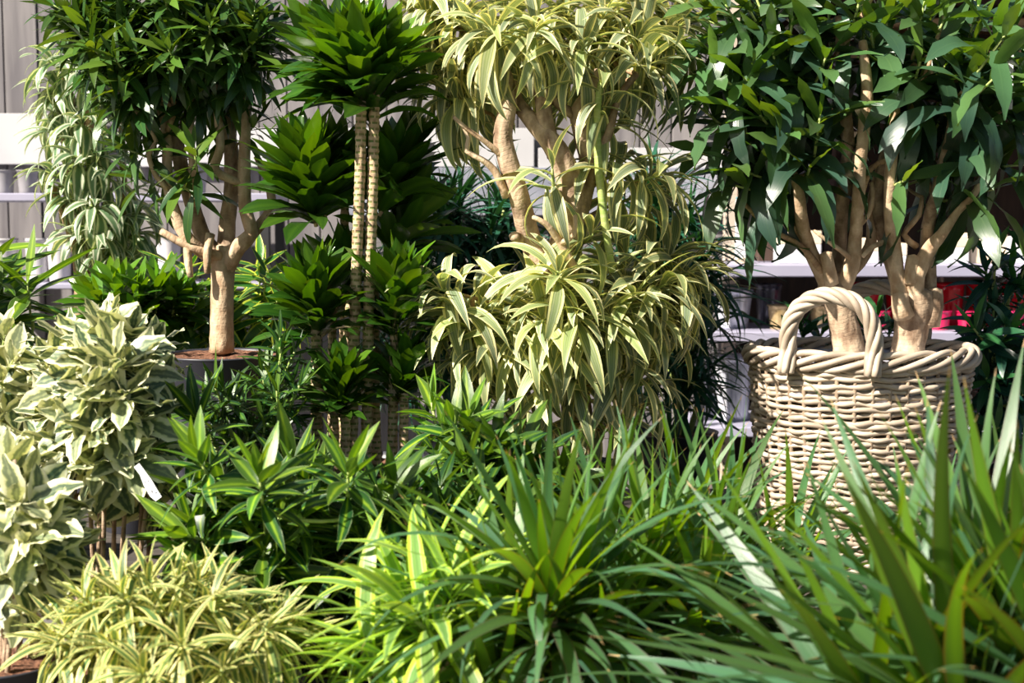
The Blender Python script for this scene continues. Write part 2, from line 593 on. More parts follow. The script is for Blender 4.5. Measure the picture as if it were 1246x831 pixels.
def frame(d, ref):
    d = d.normalized()
    z = ref - d * ref.dot(d)
    if z.length < 0.05:
        z = d.orthogonal()
    z.normalize()
    y = z.cross(d)
    return Matrix((d, y, z)).transposed()


class Plant:
    def __init__(s, name, label, cat, base, depth, group=None, seed=1):
        s.root = thing(name, label, cat, base, group)
        s.base = Vector(base)
        s.d = depth
        s.k = depth / FPX
        s.leaves = []
        s.sk = []          # skeleton points
        s.rnd = random.Random(seed)

    def leaf(s, spc, pos, d, ref, bend, size=1.0, age=1.0, roll=0.0):
        R = frame(d, ref)
        if roll:
            R = R @ Matrix.Rotation(roll, 3, 'X')
        s.leaves.append((spc, spc.pick(bend, s.rnd), Vector(pos), R, size, age))

    def crown(s, spc, pos, axis, n, stem=0.1, th=(12, 105), bend=(0.2, 1.6), size=1.0, grav=0.5, young=0.5, jit=14):
        r = s.rnd
        axis = Vector(axis).normalized()
        a0 = r.uniform(0, 6.28)
        F0 = frame(axis, Vector((0.3, -1, 0.2)))
        for i in range(n):
            t = i / max(1, n - 1)
            az = a0 + i * 2.39996 + r.uniform(-0.25, 0.25)
            th_ = math.radians(th[0] + (th[1] - th[0]) * t ** 0.75 + r.uniform(-jit, jit))
            out = F0 @ Vector((math.cos(th_), math.sin(th_) * math.cos(az), math.sin(th_) * math.sin(az)))
            p = Vector(pos) - axis * (stem * t)
            b = bend[0] + (bend[1] - bend[0]) * t + r.uniform(-0.25, 0.25)
            ref = axis * (1 - grav) + UPV * grav
            sz = size * (young + (1 - young) * min(1.0, t * 3)) * r.uniform(0.82, 1.12)
            s.leaf(spc, p, out, ref, b, sz, min(1.0, t * 1.6), r.uniform(-0.35, 0.35))

    def tube(s, name, pts, mat, sides=9, bump=0.04, step=0.02, skel=True, ring=0.0, vscale=1.0, label=None):
        """pts: (px, py, depth offset, radius px)"""
        W = [P(a, b, s.d + c) for a, b, c, _ in pts]
        R = [q[3] * s.k for q in pts]
        return s.wtube(name, W, R, mat, sides, bump, step, skel, ring, vscale, label)

    def wtube(s, name, W, R, mat, sides=9, bump=0.04, step=0.02, skel=True, ring=0.0, vscale=1.0, label=None):
        q, r = spline(W, R, step)
        o = MB().tube(q, r, sides, bump=bump, rnd=s.rnd, ring=ring, vscale=vscale).build(name, mat, s.root)
        if skel:
            s.sk += [(p, rr) for p, rr in zip(q, r)]
        if label: o['label'] = label
        return o

    def twig_to(s, pos, axis, mat, r0=0.004, sag=0.25, name='twig', maxr=None):
        """a twig from the nearest lower point of the skeleton to a crown"""
        pos = Vector(pos)
        best, bd = None, 1e9
        for p, rr in s.sk:
            dd = (p - pos).length + max(0, p.z - pos.z + 0.03) * 1.5
            if dd < bd:
                bd, best = dd, (p, rr)
        if best is None: return
        p0 = best[0]
        L = (pos - p0).length
        p1 = pos - Vector(axis).normalized() * L * 0.35
        mid = p0.lerp(p1, 0.55) + Vector((s.rnd.uniform(-1, 1), s.rnd.uniform(-1, 1), 0)) * L * 0.06 - UPV * L * sag * 0.3
        q, r = spline([p0, mid, p1, pos], [r0 * 1.6, r0 * 1.25, r0 * 1.1, r0], max(0.02, L / 14))
        MB().tube(q, r, 6, bump=0.06, rnd=s.rnd).build(name, mat, s.root)
        s.sk += [(a, b) for a, b in list(zip(q, r))[len(q) // 3:]]

    def finish(s, limit=300):
        rows = []
        for lf in s.leaves:
            spc, vi, pos, R, size, age = lf
            mid = pos + R @ Vector((spc.L * size * 0.5, 0, 0))
            v = Vector((mid.x, mid.y, mid.z - H))
            px = 623 + FPX * mid.x / mid.y
            py = 415 - FPX * ((mid.z - H) / mid.y + math.tan(PITCH))
            inside = -40 < px < 1286 and -40 < py < 870
            rows.append((-(spc.L * size / v.length) * (1.0 if inside else 0.05) * (1 - 1.3 * (mid.y - s.d)), len(rows)))
        rows.sort()
        keep = [i for _, i in rows[:limit]]
        rest = [i for _, i in rows[limit:]]
        rl = world_loc(s.root)
        for i in keep:
            spc, vi, pos, R, size, age = s.leaves[i]
            o = bpy.data.objects.new('leaf', spc.var[vi]['me'])
            o.parent = s.root
            M = Matrix.Translation(pos - rl) @ (R * size).to_4x4()
            o.matrix_local = M
            o.color = (age, 0, 0, 1)
            COL.objects.link(o)
        if rest:
            by = {}
            for i in rest: by.setdefault(s.leaves[i][0].mat.name, []).append(i)
            for mname, ids in by.items():
                Vs, Fs, Us = [], [], []
                b = 0
                for i in ids:
                    spc, vi, pos, R, size, age = s.leaves[i]
                    d = spc.var[vi]
                    A = np.array(R) * size
                    Vs.append(d['V'] @ A.T + np.array(pos - rl))
                    Fs.append(d['F'] + b)
                    Us.append(d['U'])
                    b += len(d['V'])
                me = bpy.data.meshes.new('foliage')
                V, F, U = np.vstack(Vs), np.vstack(Fs), np.vstack(Us)
                me.from_pydata(V.tolist(), [], F.tolist())
                uv = me.uv_layers.new(name='UVMap')
                uv.data.foreach_set('uv', U.ravel())
                me.materials.append(bpy.data.materials[mname])
                me.polygons.foreach_set('use_smooth', [True] * len(me.polygons))
                o = bpy.data.objects.new('foliage', me)
                o.parent = s.root
                o.color = (0.9, 0, 0, 1)
                o['kind'] = 'stuff'
                COL.objects.link(o)


BE = [0.0, 0.5, 1.0, 1.5, 2.0, 2.5]
S_SONG = Species(M_SONG, 0.225, 0.037, 'lance', [0.2, 0.8, 1.3, 1.8, 2.3, 2.8], 3, seg=9, bp=1.15, fold=0.3)
S_SONGY = Species(M_SONGY, 0.13, 0.0175, 'lance', [0.2, 0.8, 1.3, 1.8, 2.4], 2, seg=7, bp=0.9)
S_WHITE = Species(M_WHITE, 0.175, 0.040, 'lance', [0.3, 1.2, 1.8, 2.4, 3.0], 2, seg=8, bp=0.8)
S_DARK = Species(M_DARK, 0.145, 0.029, 'lance', [0.1, 0.5, 0.9, 1.4], 2, seg=6)
S_BROAD = Species(M_BROAD, 0.27, 0.052, 'broad', [0.1, 0.5, 0.9, 1.4, 1.9], 3, seg=9, cols=2, fold=0.24, wave=0.06, tw=1.6)
S_COMP = Species(M_COMP, 0.205, 0.050, 'broad', [0.1, 0.5, 0.9, 1.4], 3, seg=7, fold=0.24, wave=0.02)
S_LIME = Species(M_LIME, 0.145, 0.034, 'lance', [0.0, 0.35, 0.7, 1.1], 2, seg=6, fold=0.3)
S_LIMED = Species(M_LIMED, 0.14, 0.032, 'lance', [0.1, 0.5, 0.9, 1.3], 2, seg=6, fold=0.3)
S_LIMEK = Species(M_LIME, 0.24, 0.044, 'lance', [0.1, 0.5, 0.9], 2, seg=7, fold=0.2)
S_LEMON = Species(M_LEMON, 0.30, 0.038, 'lance', [0.2, 0.6, 1.1, 1.6], 3, seg=9, fold=0.2)
S_YEDGE = Species(M_YEDGE, 0.17, 0.042, 'lance', [0.1, 0.5, 0.9], 2, seg=6, fold=0.3)
S_SWORD = Species(M_SWORD, 0.40, 0.026, 'sword', [0.1, 0.4, 0.9, 1.5, 2.1], 3, seg=10, fold=0.15, bp=1.6, tw=1.3)
S_SWORDN = Species(M_SWORD, 0.54, 0.036, 'sword', [0.05, 0.3, 0.7, 1.2], 3, seg=10, fold=0.15, bp=1.6, tw=1.1)
M_BLUE = leaf_material('blue_green_leaf', [(0.0, (0.03, 0.11, 0.05)), (0.1, (0.012, 0.06, 0.04)), (1.0, (0.014, 0.065, 0.045))], warp=0.03, veins=0.05, transl=0.14, age=((0.08, 0.28, 0.03), 0.6), rough=0.25)
S_BLUE = Species(M_BLUE, 0.145, 0.034, 'lance', [0.1, 0.6, 1.0, 1.4], 2, seg=7, fold=0.25)
S_NARROW = Species(M_SWORDB, 0.28, 0.019, 'sword', [0.2, 0.8, 1.4, 2.0], 2, seg=7, fold=0.15)
S_PALM = Species(M_SWORDB, 0.20, 0.024, 'lance', [0.2, 0.7, 1.2], 2, seg=6)
S_TUFT = Species(M_LIMED, 0.11, 0.016, 'lance', [0.1, 0.5, 0.9], 2, seg=5)
S_SHRUB = Species(M_SHRUB, 0.115, 0.052, 'oval', [0.0, 0.5, 1.0, 1.5], 4, seg=7, cols=4, fold=0.25, wave=0.07, tw=1.3)


def pot(parent, c, r, h, soil_drop=0.02, rnd=RND):
    """dark nursery pot: c = centre of its foot"""
    prof = [(r * 0.74, 0), (r * 0.76, 0.004), (r * 0.90, h * 0.72), (r * 0.92, h * 0.80), (r * 0.955, h * 0.81), (r * 0.985, h * 0.985), (r, h * 0.99), (r, h),
            (r * 0.955, h), (r * 0.94, h - soil_drop * 1.6), (r * 0.90, h * 0.6)]
    p = MB().lathe(c, prof, 40)
    p.disc(c, r * 0.74, 40, 0.001, rings=2)
    po = p.build('pot', M_POT, parent)
    MB().disc(c, r * 0.945, 30, h - soil_drop, 0.006, 9, rnd).build('soil', M_SOIL, po)


# ------------------------------------------------------------------ the setting
M_FLOOR = solid('dark_paving', (0.09, 0.085, 0.08), (0.15, 0.14, 0.13), 6, 0.85, 0.2)
M_PLANK = solid('grey_washed_plank', (0.13, 0.12, 0.13), (0.24, 0.222, 0.225), 3, 0.75, 0.3, (6, 6, 0.5), detail=6)
M_WHITEB = solid('white_board', (0.46, 0.455, 0.475), (0.52, 0.515, 0.53), 4, 0.6)
M_SHELF = solid('lilac_white_shelf', (0.34, 0.33, 0.44), (0.38, 0.37, 0.48), 4, 0.45)
M_GALV = solid('blue_grey_panel', (0.22, 0.23, 0.29), (0.34, 0.35, 0.41), 9, 0.5)
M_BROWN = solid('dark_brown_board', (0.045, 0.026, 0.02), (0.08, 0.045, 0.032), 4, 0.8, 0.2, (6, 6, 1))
M_SLAT = solid('golden_slat', (0.50, 0.36, 0.20), (0.62, 0.46, 0.28), 5, 0.7, 0.2, (1, 6, 6))
M_METALD = solid('black_metal', (0.02, 0.02, 0.022), (0.03, 0.03, 0.034), 5, 0.5)
M_BENCH = solid('dark_bench_board', (0.05, 0.045, 0.04), (0.085, 0.07, 0.06), 5, 0.8, 0.2, (1, 5, 1))

fl = MB().add([(-9, -4, 0), (9, -4, 0), (9, 10, 0), (-9, 10, 0)], [(0, 1, 2, 3)]).build('floor', M_FLOOR, smooth=False)
fl['kind'] = 'structure'
WY = 6.35
xr = P(886, 100, WY).x
wall = MB().box(-4.2, xr, WY + 0.03, WY + 0.12, 0, 3.4).build('wall_back', M_BROWN, smooth=False)
wall['kind'] = 'structure'
x = -4.15
r_ = random.Random(3)
while x < xr - 0.02:
    w = r_.choice([0.125, 0.14, 0.15])
    x1 = min(x + w - 0.006, xr)
    MB().box(x, x1, WY + r_.uniform(-0.004, 0.004), WY + 0.03, 0.02, 3.38, ch=0.003).build('plank', M_PLANK, wall, smooth=False)
    x += w
# dark shop bay to the right
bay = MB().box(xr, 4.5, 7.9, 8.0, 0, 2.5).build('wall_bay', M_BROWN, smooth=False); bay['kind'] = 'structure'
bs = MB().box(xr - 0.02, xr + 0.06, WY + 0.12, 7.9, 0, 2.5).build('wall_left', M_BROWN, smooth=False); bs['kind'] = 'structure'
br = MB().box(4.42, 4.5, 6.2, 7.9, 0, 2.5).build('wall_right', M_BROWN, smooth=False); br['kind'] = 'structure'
ce = MB().box(xr - 0.02, 4.5, 6.05, 8.0, 2.5, 2.6).build('sun_block_ceiling', M_BROWN, smooth=False); ce['kind'] = 'structure'  # slab out of view, added to block the sun and keep the bay dark
# white panels screwed on the planks
def panel(name, x0, x1, y0, y1, Y, mat, th=0.02):
    a, b = P(x0, y1, Y), P(x1, y0, Y)
    o = MB().box(a.x, b.x, Y, Y + th, a.z, b.z, ch=0.002).build(name, mat, smooth=False)
    o['kind'] = 'structure'
    return o
panel('trim_1', -60, 120, 138, 200, 6.30, M_WHITEB)
panel('trim_2', 150, 650, 156, 203, 6.30, M_WHITEB)
panel('trim_3', 655, 884, 180, 212, 6.30, M_WHITEB)
panel('trim_4', 420, 884, 204, 262, 6.29, M_GALV)

# shelf racks
def shelf_rack(label, px0, px1, boards, Y, depth=0.45, post=True, name='shelf_rack'):
    a, b = P(px0, 300, Y), P(px1, 300, Y)
    t = thing(name, label, 'shelf', ((a.x + b.x) / 2, Y, 0))
    zs = []
    for (yt, yb) in boards:
        zt, zb = P(0, yt, Y).z, P(0, yb, Y).z
        MB().box(a.x, b.x, Y, Y + depth, zb, zt, ch=0.004).build('shelf_board', M_SHELF, t, smooth=False)
        zs.append(zt)
    for x_ in (a.x + 0.01, b.x - 0.05):
        for yy in (Y + 0.02, Y + depth - 0.06):
            MB().box(x_, x_ + 0.04, yy, yy + 0.04, 0, max(zs) - 0.002, ch=0.003).build('post', M_METALD, t, smooth=False)
    return zs
ZL = shelf_rack('white shelf rack by the left edge with pale pots', -90, 330, [(235, 245), (345, 352)], 5.75)
ZR = shelf_rack('long lilac white shelf rack holding red and silver pots on the right', 845, 1420, [(322, 337), (404, 416), (520, 532)], 5.75, 0.5)

# rack upright with punched holes and stacked timber behind it
t = thing('perforated_upright', 'pale upright strip with punched holes beside the plank wall', 'post', (P(890, 80, 6.2).x, 6.2, 0))
MB().box(P(884, 80, 6.2).x, P(900, 80, 6.2).x, 6.2, 6.24, 0, 2.45, ch=0.002).build('strip', solid('cream_metal', (0.62, 0.52, 0.42), None, 4, 0.5), t, smooth=False)
hb = MB()
z = 0.1
while z < 2.4:
    xx = P(886.5, 80, 6.2).x
    hb.box(xx - 0.004, xx + 0.005, 6.197, 6.201, z, z + 0.012)
    z += 0.03
ho = hb.build('punched_hole', M_METALD, t, smooth=False); ho['kind'] = 'stuff'

t = thing('timber_rack', 'dark timber rack with golden slats in the shop bay upper right', 'rack', (P(1150, 80, 6.9).x, 6.9, 0))
for py in (22, 60, 103, 128, 160):
    a, b = P(1010, py + 7, 6.9), P(1330, py, 6.9)
    MB().box(a.x, b.x, 6.9, 7.3, a.z, b.z, ch=0.003).build('slat', M_SLAT, t, smooth=False)
for px in (1012, 1150, 1322):
    a = P(px, 100, 6.9)
    MB().box(a.x, a.x + 0.05, 7.0, 7.06, 0, 2.4, ch=0.004).build('post', M_BROWN, t, smooth=False)

# ------------------------------------------------------------------ goods on the shelves
def lathe_thing(name, label, cat, mat, px, pyt, pyb, rt, rb, Y, zfoot=None, group=None, lip=0.01, ribs=0, inner=M_METALD):
    """open pot seen at px, from pyt to pyb (pixels), radii in pixels"""
    k = Y / FPX
    zb = zfoot if zfoot is not None else P(px, pyb, Y).z
    zt = P(px, pyt, Y).z
    h = zt - zb
    c = Vector((P(px, 300, Y).x, Y, zb))
    t = thing(name, label, cat, c, group)
    rt, rb = rt * k, rb * k
    prof = [(rb * 0.93, 0), (rb, 0.004)]
    for i in range(1, 9):
        s = i / 9
        prof.append((rb + (rt - rb) * s + (0.002 if ribs and i % 2 else 0), h * s * 0.94))
    prof += [(rt, h * 0.94), (rt + lip * .4, h * 0.95), (rt + lip * .4, h), (rt - 0.006, h), (rt * 0.93, h * 0.6)]
    MB().lathe(c, prof, 32).build('body', mat, t)
    MB().disc(c, rb * 0.95, 24, 0.003, rings=2).build('base', mat, t)
    MB().disc(c, (rt + rb) / 2 * 0.93, 24, h * 0.62, rings=2).build('inside', inner, t)
    return t

M_RED = solid('glossy_red_glaze', (0.62, 0.01, 0.02), (0.50, 0.006, 0.015), 6, 0.14)
M_PINK = solid('glossy_pink_glass', (0.72, 0.03, 0.16), (0.58, 0.012, 0.07), 6, 0.10)
M_SILV = solid('mottled_silver_glass', (0.42, 0.44, 0.52), (0.85, 0.86, 0.92), 30, 0.22, 0.4, (2.5, 2.5, 0.4), metal=0.35)
M_SMOKE = solid('smoky_glass', (0.05, 0.05, 0.07), (0.16, 0.16, 0.20), 30, 0.15, 0.3, (2, 2, 0.5), metal=0.3)
M_GOLD = solid('hammered_gold', (0.42, 0.30, 0.14), (0.62, 0.48, 0.26), 60, 0.35, 0.5, metal=0.5)
M_PALEP = solid('pale_ceramic', (0.55, 0.53, 0.55), (0.66, 0.64, 0.66), 8, 0.5)
M_GREYP = solid('grey_ceramic', (0.22, 0.21, 0.22), (0.30, 0.29, 0.31), 8, 0.5)
M_CREAM = solid('cream_card', (0.76, 0.62, 0.44), (0.82, 0.69, 0.52), 5, 0.6)
M_ORANGE = solid('orange_wood', (0.75, 0.26, 0.04), (0.85, 0.36, 0.08), 8, 0.45, 0.2, (1, 5, 5))
M_WHITEC = solid('white_card', (0.55, 0.56, 0.60), (0.66, 0.66, 0.69), 30, 0.5)
M_TEAL = solid('teal_edge', (0.05, 0.30, 0.36), None, 5, 0.4)

zr0, zr1, zr2 = ZR
# tall red pots, back row, then pink-red glass tumblers in front
spots = [(1056, 'behind the basket handle'), (1098, 'behind the right tree trunk'), (1155, 'right of the basket trunk, nearest it'),
         (1196, 'behind the blue green plant'), (1240, 'at the right edge of the photo')]
for i, (px, w) in enumerate(spots):
    lathe_thing('red_pot', 'tall glossy red pot on the shelf ' + w, 'pot', M_RED, px, 344, 402, 19, 16, 6.08, zr1, 'tall red pots on the shelf', inner=M_METALD)
spots = [(1072, 'showing inside the handle arch'), (1146, 'just right of the tree trunk'), (1179, 'second right of the tree trunk'), (1236, 'beside the right edge plant')]
for i, (px, w) in enumerate(spots):
    lathe_thing('pink_tumbler', 'short pink red glass holder on the shelf ' + w, 'glass', M_PINK, px, 378, 408, 13.5, 10, 5.87, zr1, 'pink glass holders', inner=M_PINK)
lathe_thing('silver_planter', 'mottled silver glass planter at the left end of the shelf', 'planter', M_SILV, 893, 352, 408, 23, 18, 5.98, zr1)
lathe_thing('smoky_vase', 'dark smoky glass vase behind the hammered gold pot', 'vase', M_SMOKE, 936, 345, 405, 16, 13, 6.12, zr1)
lathe_thing('gold_pot', 'hammered gold pot beside the basket handle', 'pot', M_GOLD, 951, 371, 406, 15, 12, 5.9, zr1)
lathe_thing('gold_pot', 'hammered gold pot seen inside the handle arch', 'pot', M_GOLD, 1002, 371, 406, 15, 12, 5.95, zr1)
lathe_thing('silver_planter', 'lower silver glass planter on the shelf below, left of the basket', 'planter', M_SILV, 893, 432, 522, 24, 20, 5.98, zr2)
lathe_thing('smoky_vase', 'smoky glass vase on the lower shelf behind the palm leaves', 'vase', M_SMOKE, 861, 440, 522, 13, 12, 5.98, zr2)
lathe_thing('silver_planter', 'silver glass planter half hidden behind the narrow dark leaves', 'planter', M_SILV, 856, 352, 408, 14, 12, 6.05, zr1)

def box_thing(name, label, cat, mat, x0, x1, y0, Y, zf, depth=0.12, lid=None, frac=0.6, group=None):
    a, b = P(x0, y0, Y), P(x1, y0, Y)
    t = thing(name, label, cat, ((a.x + b.x) / 2, Y, zf), group)
    zs = zf + (a.z - zf) * frac if lid else a.z
    MB().box(a.x, b.x, Y, Y + depth, zf, zs, ch=0.003).build('box_body', mat, t, smooth=False)
    if lid:
        MB().box(a.x - 0.001, b.x + 0.001, Y - 0.001, Y + depth + 0.001, zs, a.z, ch=0.003).build('box_lid', lid, t, smooth=False)
    return t
box_thing('gift_box', 'white box with a cream top on the shelf behind the left trunk', 'box', M_WHITEC, 948, 1000, 281, 5.85, zr0, lid=M_CREAM)
box_thing('gift_box', 'cream and white box between the two basket trees', 'box', M_WHITEC, 1044, 1070, 290, 5.85, zr0, lid=M_CREAM, frac=0.5)
box_thing('gift_box', 'small white box behind the right tree trunk', 'box', M_WHITEC, 1082, 1104, 296, 5.9, zr0, lid=M_CREAM, frac=0.4)
box_thing('gift_box', 'marbled white box with tan top right of the trunks', 'box', M_WHITEC, 1154, 1180, 287, 5.85, zr0, lid=M_CREAM)
box_thing('gift_box', 'wide cream box behind the drooping dark leaf', 'box', M_CREAM, 1182, 1226, 284, 5.88, zr0)
box_thing('gift_box', 'white box at the right edge on the shelf', 'box', M_WHITEC, 1229, 1275, 288, 5.85, zr0)
box_thing('wooden_block', 'small tan wooden block at the left end of the upper shelf', 'block', M_CREAM, 897, 917, 314, 5.85, zr0, 0.06)
box_thing('display_board', 'narrow white board with teal edge standing on the shelf', 'board', M_WHITEC, 896, 909, 240, 5.95, zr0, 0.02, lid=M_TEAL, frac=0.97)
# little orange house ornament on white foot, on a timber block
a = P(940, 258, 6.15)
t = thing('orange_ornament', 'orange wooden house ornament on white base behind the leaves', 'ornament', (a.x, 6.15, zr0))
b0, b1 = P(918, 258, 6.15), P(966, 248, 6.15)
MB().box(b0.x + 0.02, b1.x - 0.02, 6.15, 6.25, zr0, b0.z, ch=0.003).build('stand', M_BROWN, t, smooth=False)
MB().box(b0.x, b1.x, 6.13, 6.27, b0.z, b1.z, ch=0.003).build('base', M_WHITEC, t, smooth=False)
c0, c1, c2 = P(924, 248, 6.16), P(962, 248, 6.16), P(943, 222, 6.16)
V = [(c0.x, 6.16, c0.z), (c1.x, 6.16, c0.z), (c1.x, 6.16, c0.z + 0.05), (c2.x, 6.16, c2.z), (c0.x, 6.16, c0.z + 0.05)]
V += [(v[0], 6.24, v[2]) for v in V]
MB().add(V, [(0, 1, 2, 3, 4), (9, 8, 7, 6, 5)] + [(i, i + 5, (i + 1) % 5 + 5, (i + 1) % 5) for i in range(5)]).build('body', M_ORANGE, t, smooth=False)

# left rack: pots
for px, w, m in ((8, 'at the left edge of the upper left shelf', M_GREYP), (36, 'second on the upper left shelf', M_GREYP)):
    lathe_thing('grey_pot', 'grey ceramic pot ' + w, 'pot', m, px, 207, 235, 12, 10, 5.9, ZL[0])
for px, w in ((46, 'behind the lime striped leaves, lower left shelf'), (6, 'at the left edge, lower left shelf'), (72, 'behind the white striped cane stems')):
    lathe_thing('pale_pot', 'pale ceramic pot ' + w, 'pot', M_PALEP, px, 290, 345, 15, 12, 5.9, ZL[1])
lathe_thing('pale_pot', 'pale ceramic pot seen between the reflexa branches', 'pot', M_PALEP, 205, 285, 345, 15, 12, 5.9, ZL[1])
lathe_thing('grey_pot', 'grey ceramic pot behind the left tree trunk', 'pot', M_GREYP, 240, 198, 235, 14, 11, 5.9, ZL[0])

# ------------------------------------------------------------------ display benches
def bench(label, x0, x1, y0, y1, z):
    t = thing('display_bench', label, 'bench', ((x0 + x1) / 2, (y0 + y1) / 2, 0))
    n = max(3, int((y1 - y0) / 0.14))
    for i in range(n):
        a = y0 + (y1 - y0) * i / n
        MB().box(x0, x1, a, a + (y1 - y0) / n - 0.012, z - 0.025, z, ch=0.003).build('board', M_BENCH, t, smooth=False)
    for xx in (x0 + 0.03, (x0 + x1) / 2, x1 - 0.08):
        for yy in (y0 + 0.02, y1 - 0.08):
            MB().box(xx, xx + 0.05, yy, yy + 0.05, 0, z - 0.065, ch=0.003).build('leg', M_METALD, t, smooth=False)
        MB().box(xx, xx + 0.05, y0 + 0.02, y1 - 0.03, z - 0.065, z - 0.025).build('rail', M_METALD, t, smooth=False)
Z1, Z0 = 0.54, 0.25
bench('dark slatted bench carrying the tall trees and the basket', -1.75, 1.95, 3.42, 4.95, Z1)
bench('low dark slatted bench under the front row of plants', -1.6, 1.75, 1.75, 3.38, Z0)

exec_order = []
# ------------------------------------------------------------------ the wicker basket
BD = 3.9
BC = P(1047, 420, BD)
BZ1 = BC.z
BR = 136 * BD / FPX
def basket():
    t = thing('wicker_basket', 'large round pale rattan basket with twisted handles holding two trees', 'basket', (BC.x, BD, Z1))
    AX = 0.80
    def rad(z):
        u = (z - Z1) / (BZ1 - Z1)
        return BR * (0.84 + 0.14 * u)
    ns = 40
    # stakes
    for k in range(ns):
        a = 2 * math.pi * (k + 0.5) / ns
        pts = [(BC.x + rad(z) * math.cos(a), BD + rad(z) * AX * math.sin(a), z) for z in np.linspace(Z1 + 0.01, BZ1 - 0.005, 6)]
        MB().tube(pts, 0.0058, 6).build('stake', M_RATTAND, t)
    r = random.Random(5)
    pitch = 0.0156
    rows = int((BZ1 - 0.030 - Z1 - 0.015) / pitch)
    N = ns * 4
    for j in range(rows):
        z = Z1 + 0.015 + j * pitch
        ph = 0 if (j // 1) % 2 else math.pi
        tr = r.uniform(0.0066, 0.0080)
        off = r.uniform(-0.002, 0.002)
        wob = [r.uniform(-1, 1) for _ in range(6)]
        pts = []
        for i in range(N):
            a = 2 * math.pi * i / N
            rr = rad(z) + 0.0064 * math.cos(ns / 2 * a + ph) + off
            zz = z + 0.0035 * (math.sin(3 * a + wob[0] * 3) * wob[1] + math.sin(7 * a + wob[2] * 3) * wob[3]) + 0.002 * math.sin(19 * a + j)
            pts.append((BC.x + rr * math.cos(a), BD + rr * AX * math.sin(a), zz))
        MB().tube(pts, tr, 7, closed=True, bump=0.05, rnd=r).build('weaver', M_RATTAN, t)
    # plaited rim: long strands that climb over each other
    for q in range(5):
        pts = []
        for i in range(220):
            a = 2 * math.pi * i / 220
            w = a * 5 + q * 2 * math.pi / 5
            rr = BR * 0.985 + 0.015 * math.cos(w)
            pts.append((BC.x + rr * math.cos(a), BD + rr * AX * math.sin(a), BZ1 - 0.024 + 0.019 * math.sin(w) + 0.003 * math.sin(5 * a + q)))
        MB().tube(pts, 0.0088, 8, closed=True, bump=0.04, rnd=r).build('rim_strand', M_RATTAN, t)
    # handles: five strands laid round an arch
    def handle(a_mid, half, hgt, lean, foot_drop, lab):
        e = []
        ends = []
        for sgn in (-1, 1):
            a = a_mid + sgn * half
            ends.append(Vector((BC.x + BR * math.cos(a), BD + BR * AX * math.sin(a), BZ1)))
        A, B_ = ends
        mid = (A + B_) / 2
        outw = Vector((math.cos(a_mid), math.sin(a_mid), 0))
        pa = []
        m = 40
        for i in range(m + 1):
            u = i / m
            th = math.pi * u
            p = mid + (A - mid) * math.cos(th) * (1 + 0.10 * math.sin(th)) + UPV * (hgt * math.sin(th) ** 0.80) + outw * (lean * math.sin(th) + 0.014)
            pa.append(p)
        pa = [pa[0] - UPV * foot_drop + outw * 0.016, pa[0] - UPV * foot_drop * 0.4 + outw * 0.012] + pa + [pa[-1] - UPV * foot_drop * 0.4 + outw * 0.012, pa[-1] - UPV * foot_drop + outw * 0.016]
        pa, _ = spline(pa, [1] * len(pa), 0.012)
        n = len(pa)
        for q in range(5):
            pts = []
            nr = None
            for i in range(n):
                tg = (pa[min(i + 1, n - 1)] - pa[max(i - 1, 0)]).normalized()
                side = outw - tg * outw.dot(tg)
                side.normalize()
                b = tg.cross(side)
                w = i * 0.15 + q * 2 * math.pi / 5
                rr = 0.0145
                pts.append(pa[i] + side * (rr * math.cos(w)) + b * (rr * math.sin(w)))
            o = MB().tube(pts, 0.0092, 8, bump=0.03, rnd=r).build('handle_strand', M_RATTAN, t)
    handle(math.radians(-116), math.radians(22), 0.150, 0.01, 0.055, 'front')
    handle(math.radians(68), math.radians(24), 0.150, 0.0, 0.05, 'back')
    # floor and crumpled liner
    MB().disc((BC.x, BD, Z1 + 0.012), rad(Z1) * 0.98, 36, 0, rings=3, ax=AX).build('basket_floor', M_RATTAND, t)
    lm = MB()
    V, F = [], []
    for i in range(7):
        f = i / 6
        for k in range(48):
            a = 2 * math.pi * k / 48
            if i < 5:
                rr = BR * 0.95 * f / 0.67
                z = BZ1 - 0.030 + r.uniform(-0.006, 0.006)
            else:
                rr = BR * (0.945 if i == 5 else 0.925)
                z = BZ1 - (0.022 if i == 5 else 0.14) + r.uniform(-0.005, 0.004)
            rr = max(rr, 0.005)
            V.append((BC.x + rr * math.cos(a), BD + rr * AX * math.sin(a), z))
    for i in range(6):
        for k in range(48):
            k2 = (k + 1) % 48
            F.append((i * 48 + k, i * 48 + k2, i * 48 + 48 + k2, i * 48 + 48 + k))
    lm.add(V, F).build('liner', M_LINER, t)
basket()

# ------------------------------------------------------------------ helpers for shoots
def spread_crowns(pl, spc, regions, axisfn, n, stem, th, bend, size=1.0, grav=0.5, twig=M_TWIG, r0=0.004, dj=0.2, young=0.55, nj=0.25, jit=14, tn='twig'):
    r = pl.rnd
    for (cx, cy, rx, ry, m) in regions:
        for i in range(m):
            a = i * 2.39996 + r.uniform(-0.4, 0.4)
            q = math.sqrt((i + 0.5) / m)
            px, py = cx + rx * q * math.cos(a), cy + ry * q * math.sin(a)
            dy = r.uniform(-dj, dj) * math.sqrt(max(0.1, 1 - q * q * 0.8))
            pos = P(px, py, pl.d + dy)
            ax = axisfn(px, py, dy, r)
            if twig is not None:
                pl.twig_to(pos - ax.normalized() * stem * 0.8, ax, twig, r0, name=tn)
                MB().tube([pos - ax.normalized() * stem * 1.05, pos - ax.normalized() * stem * 0.5, pos], [r0 * 1.05, r0, r0 * 0.8], 6).build('shoot', M_GREENSTEM, pl.root)
            pl.crown(spc, pos, ax, max(6, int(n * r.uniform(1 - nj, 1 + nj))), stem, th, bend, size * r.uniform(0.9, 1.08), grav, young, jit)


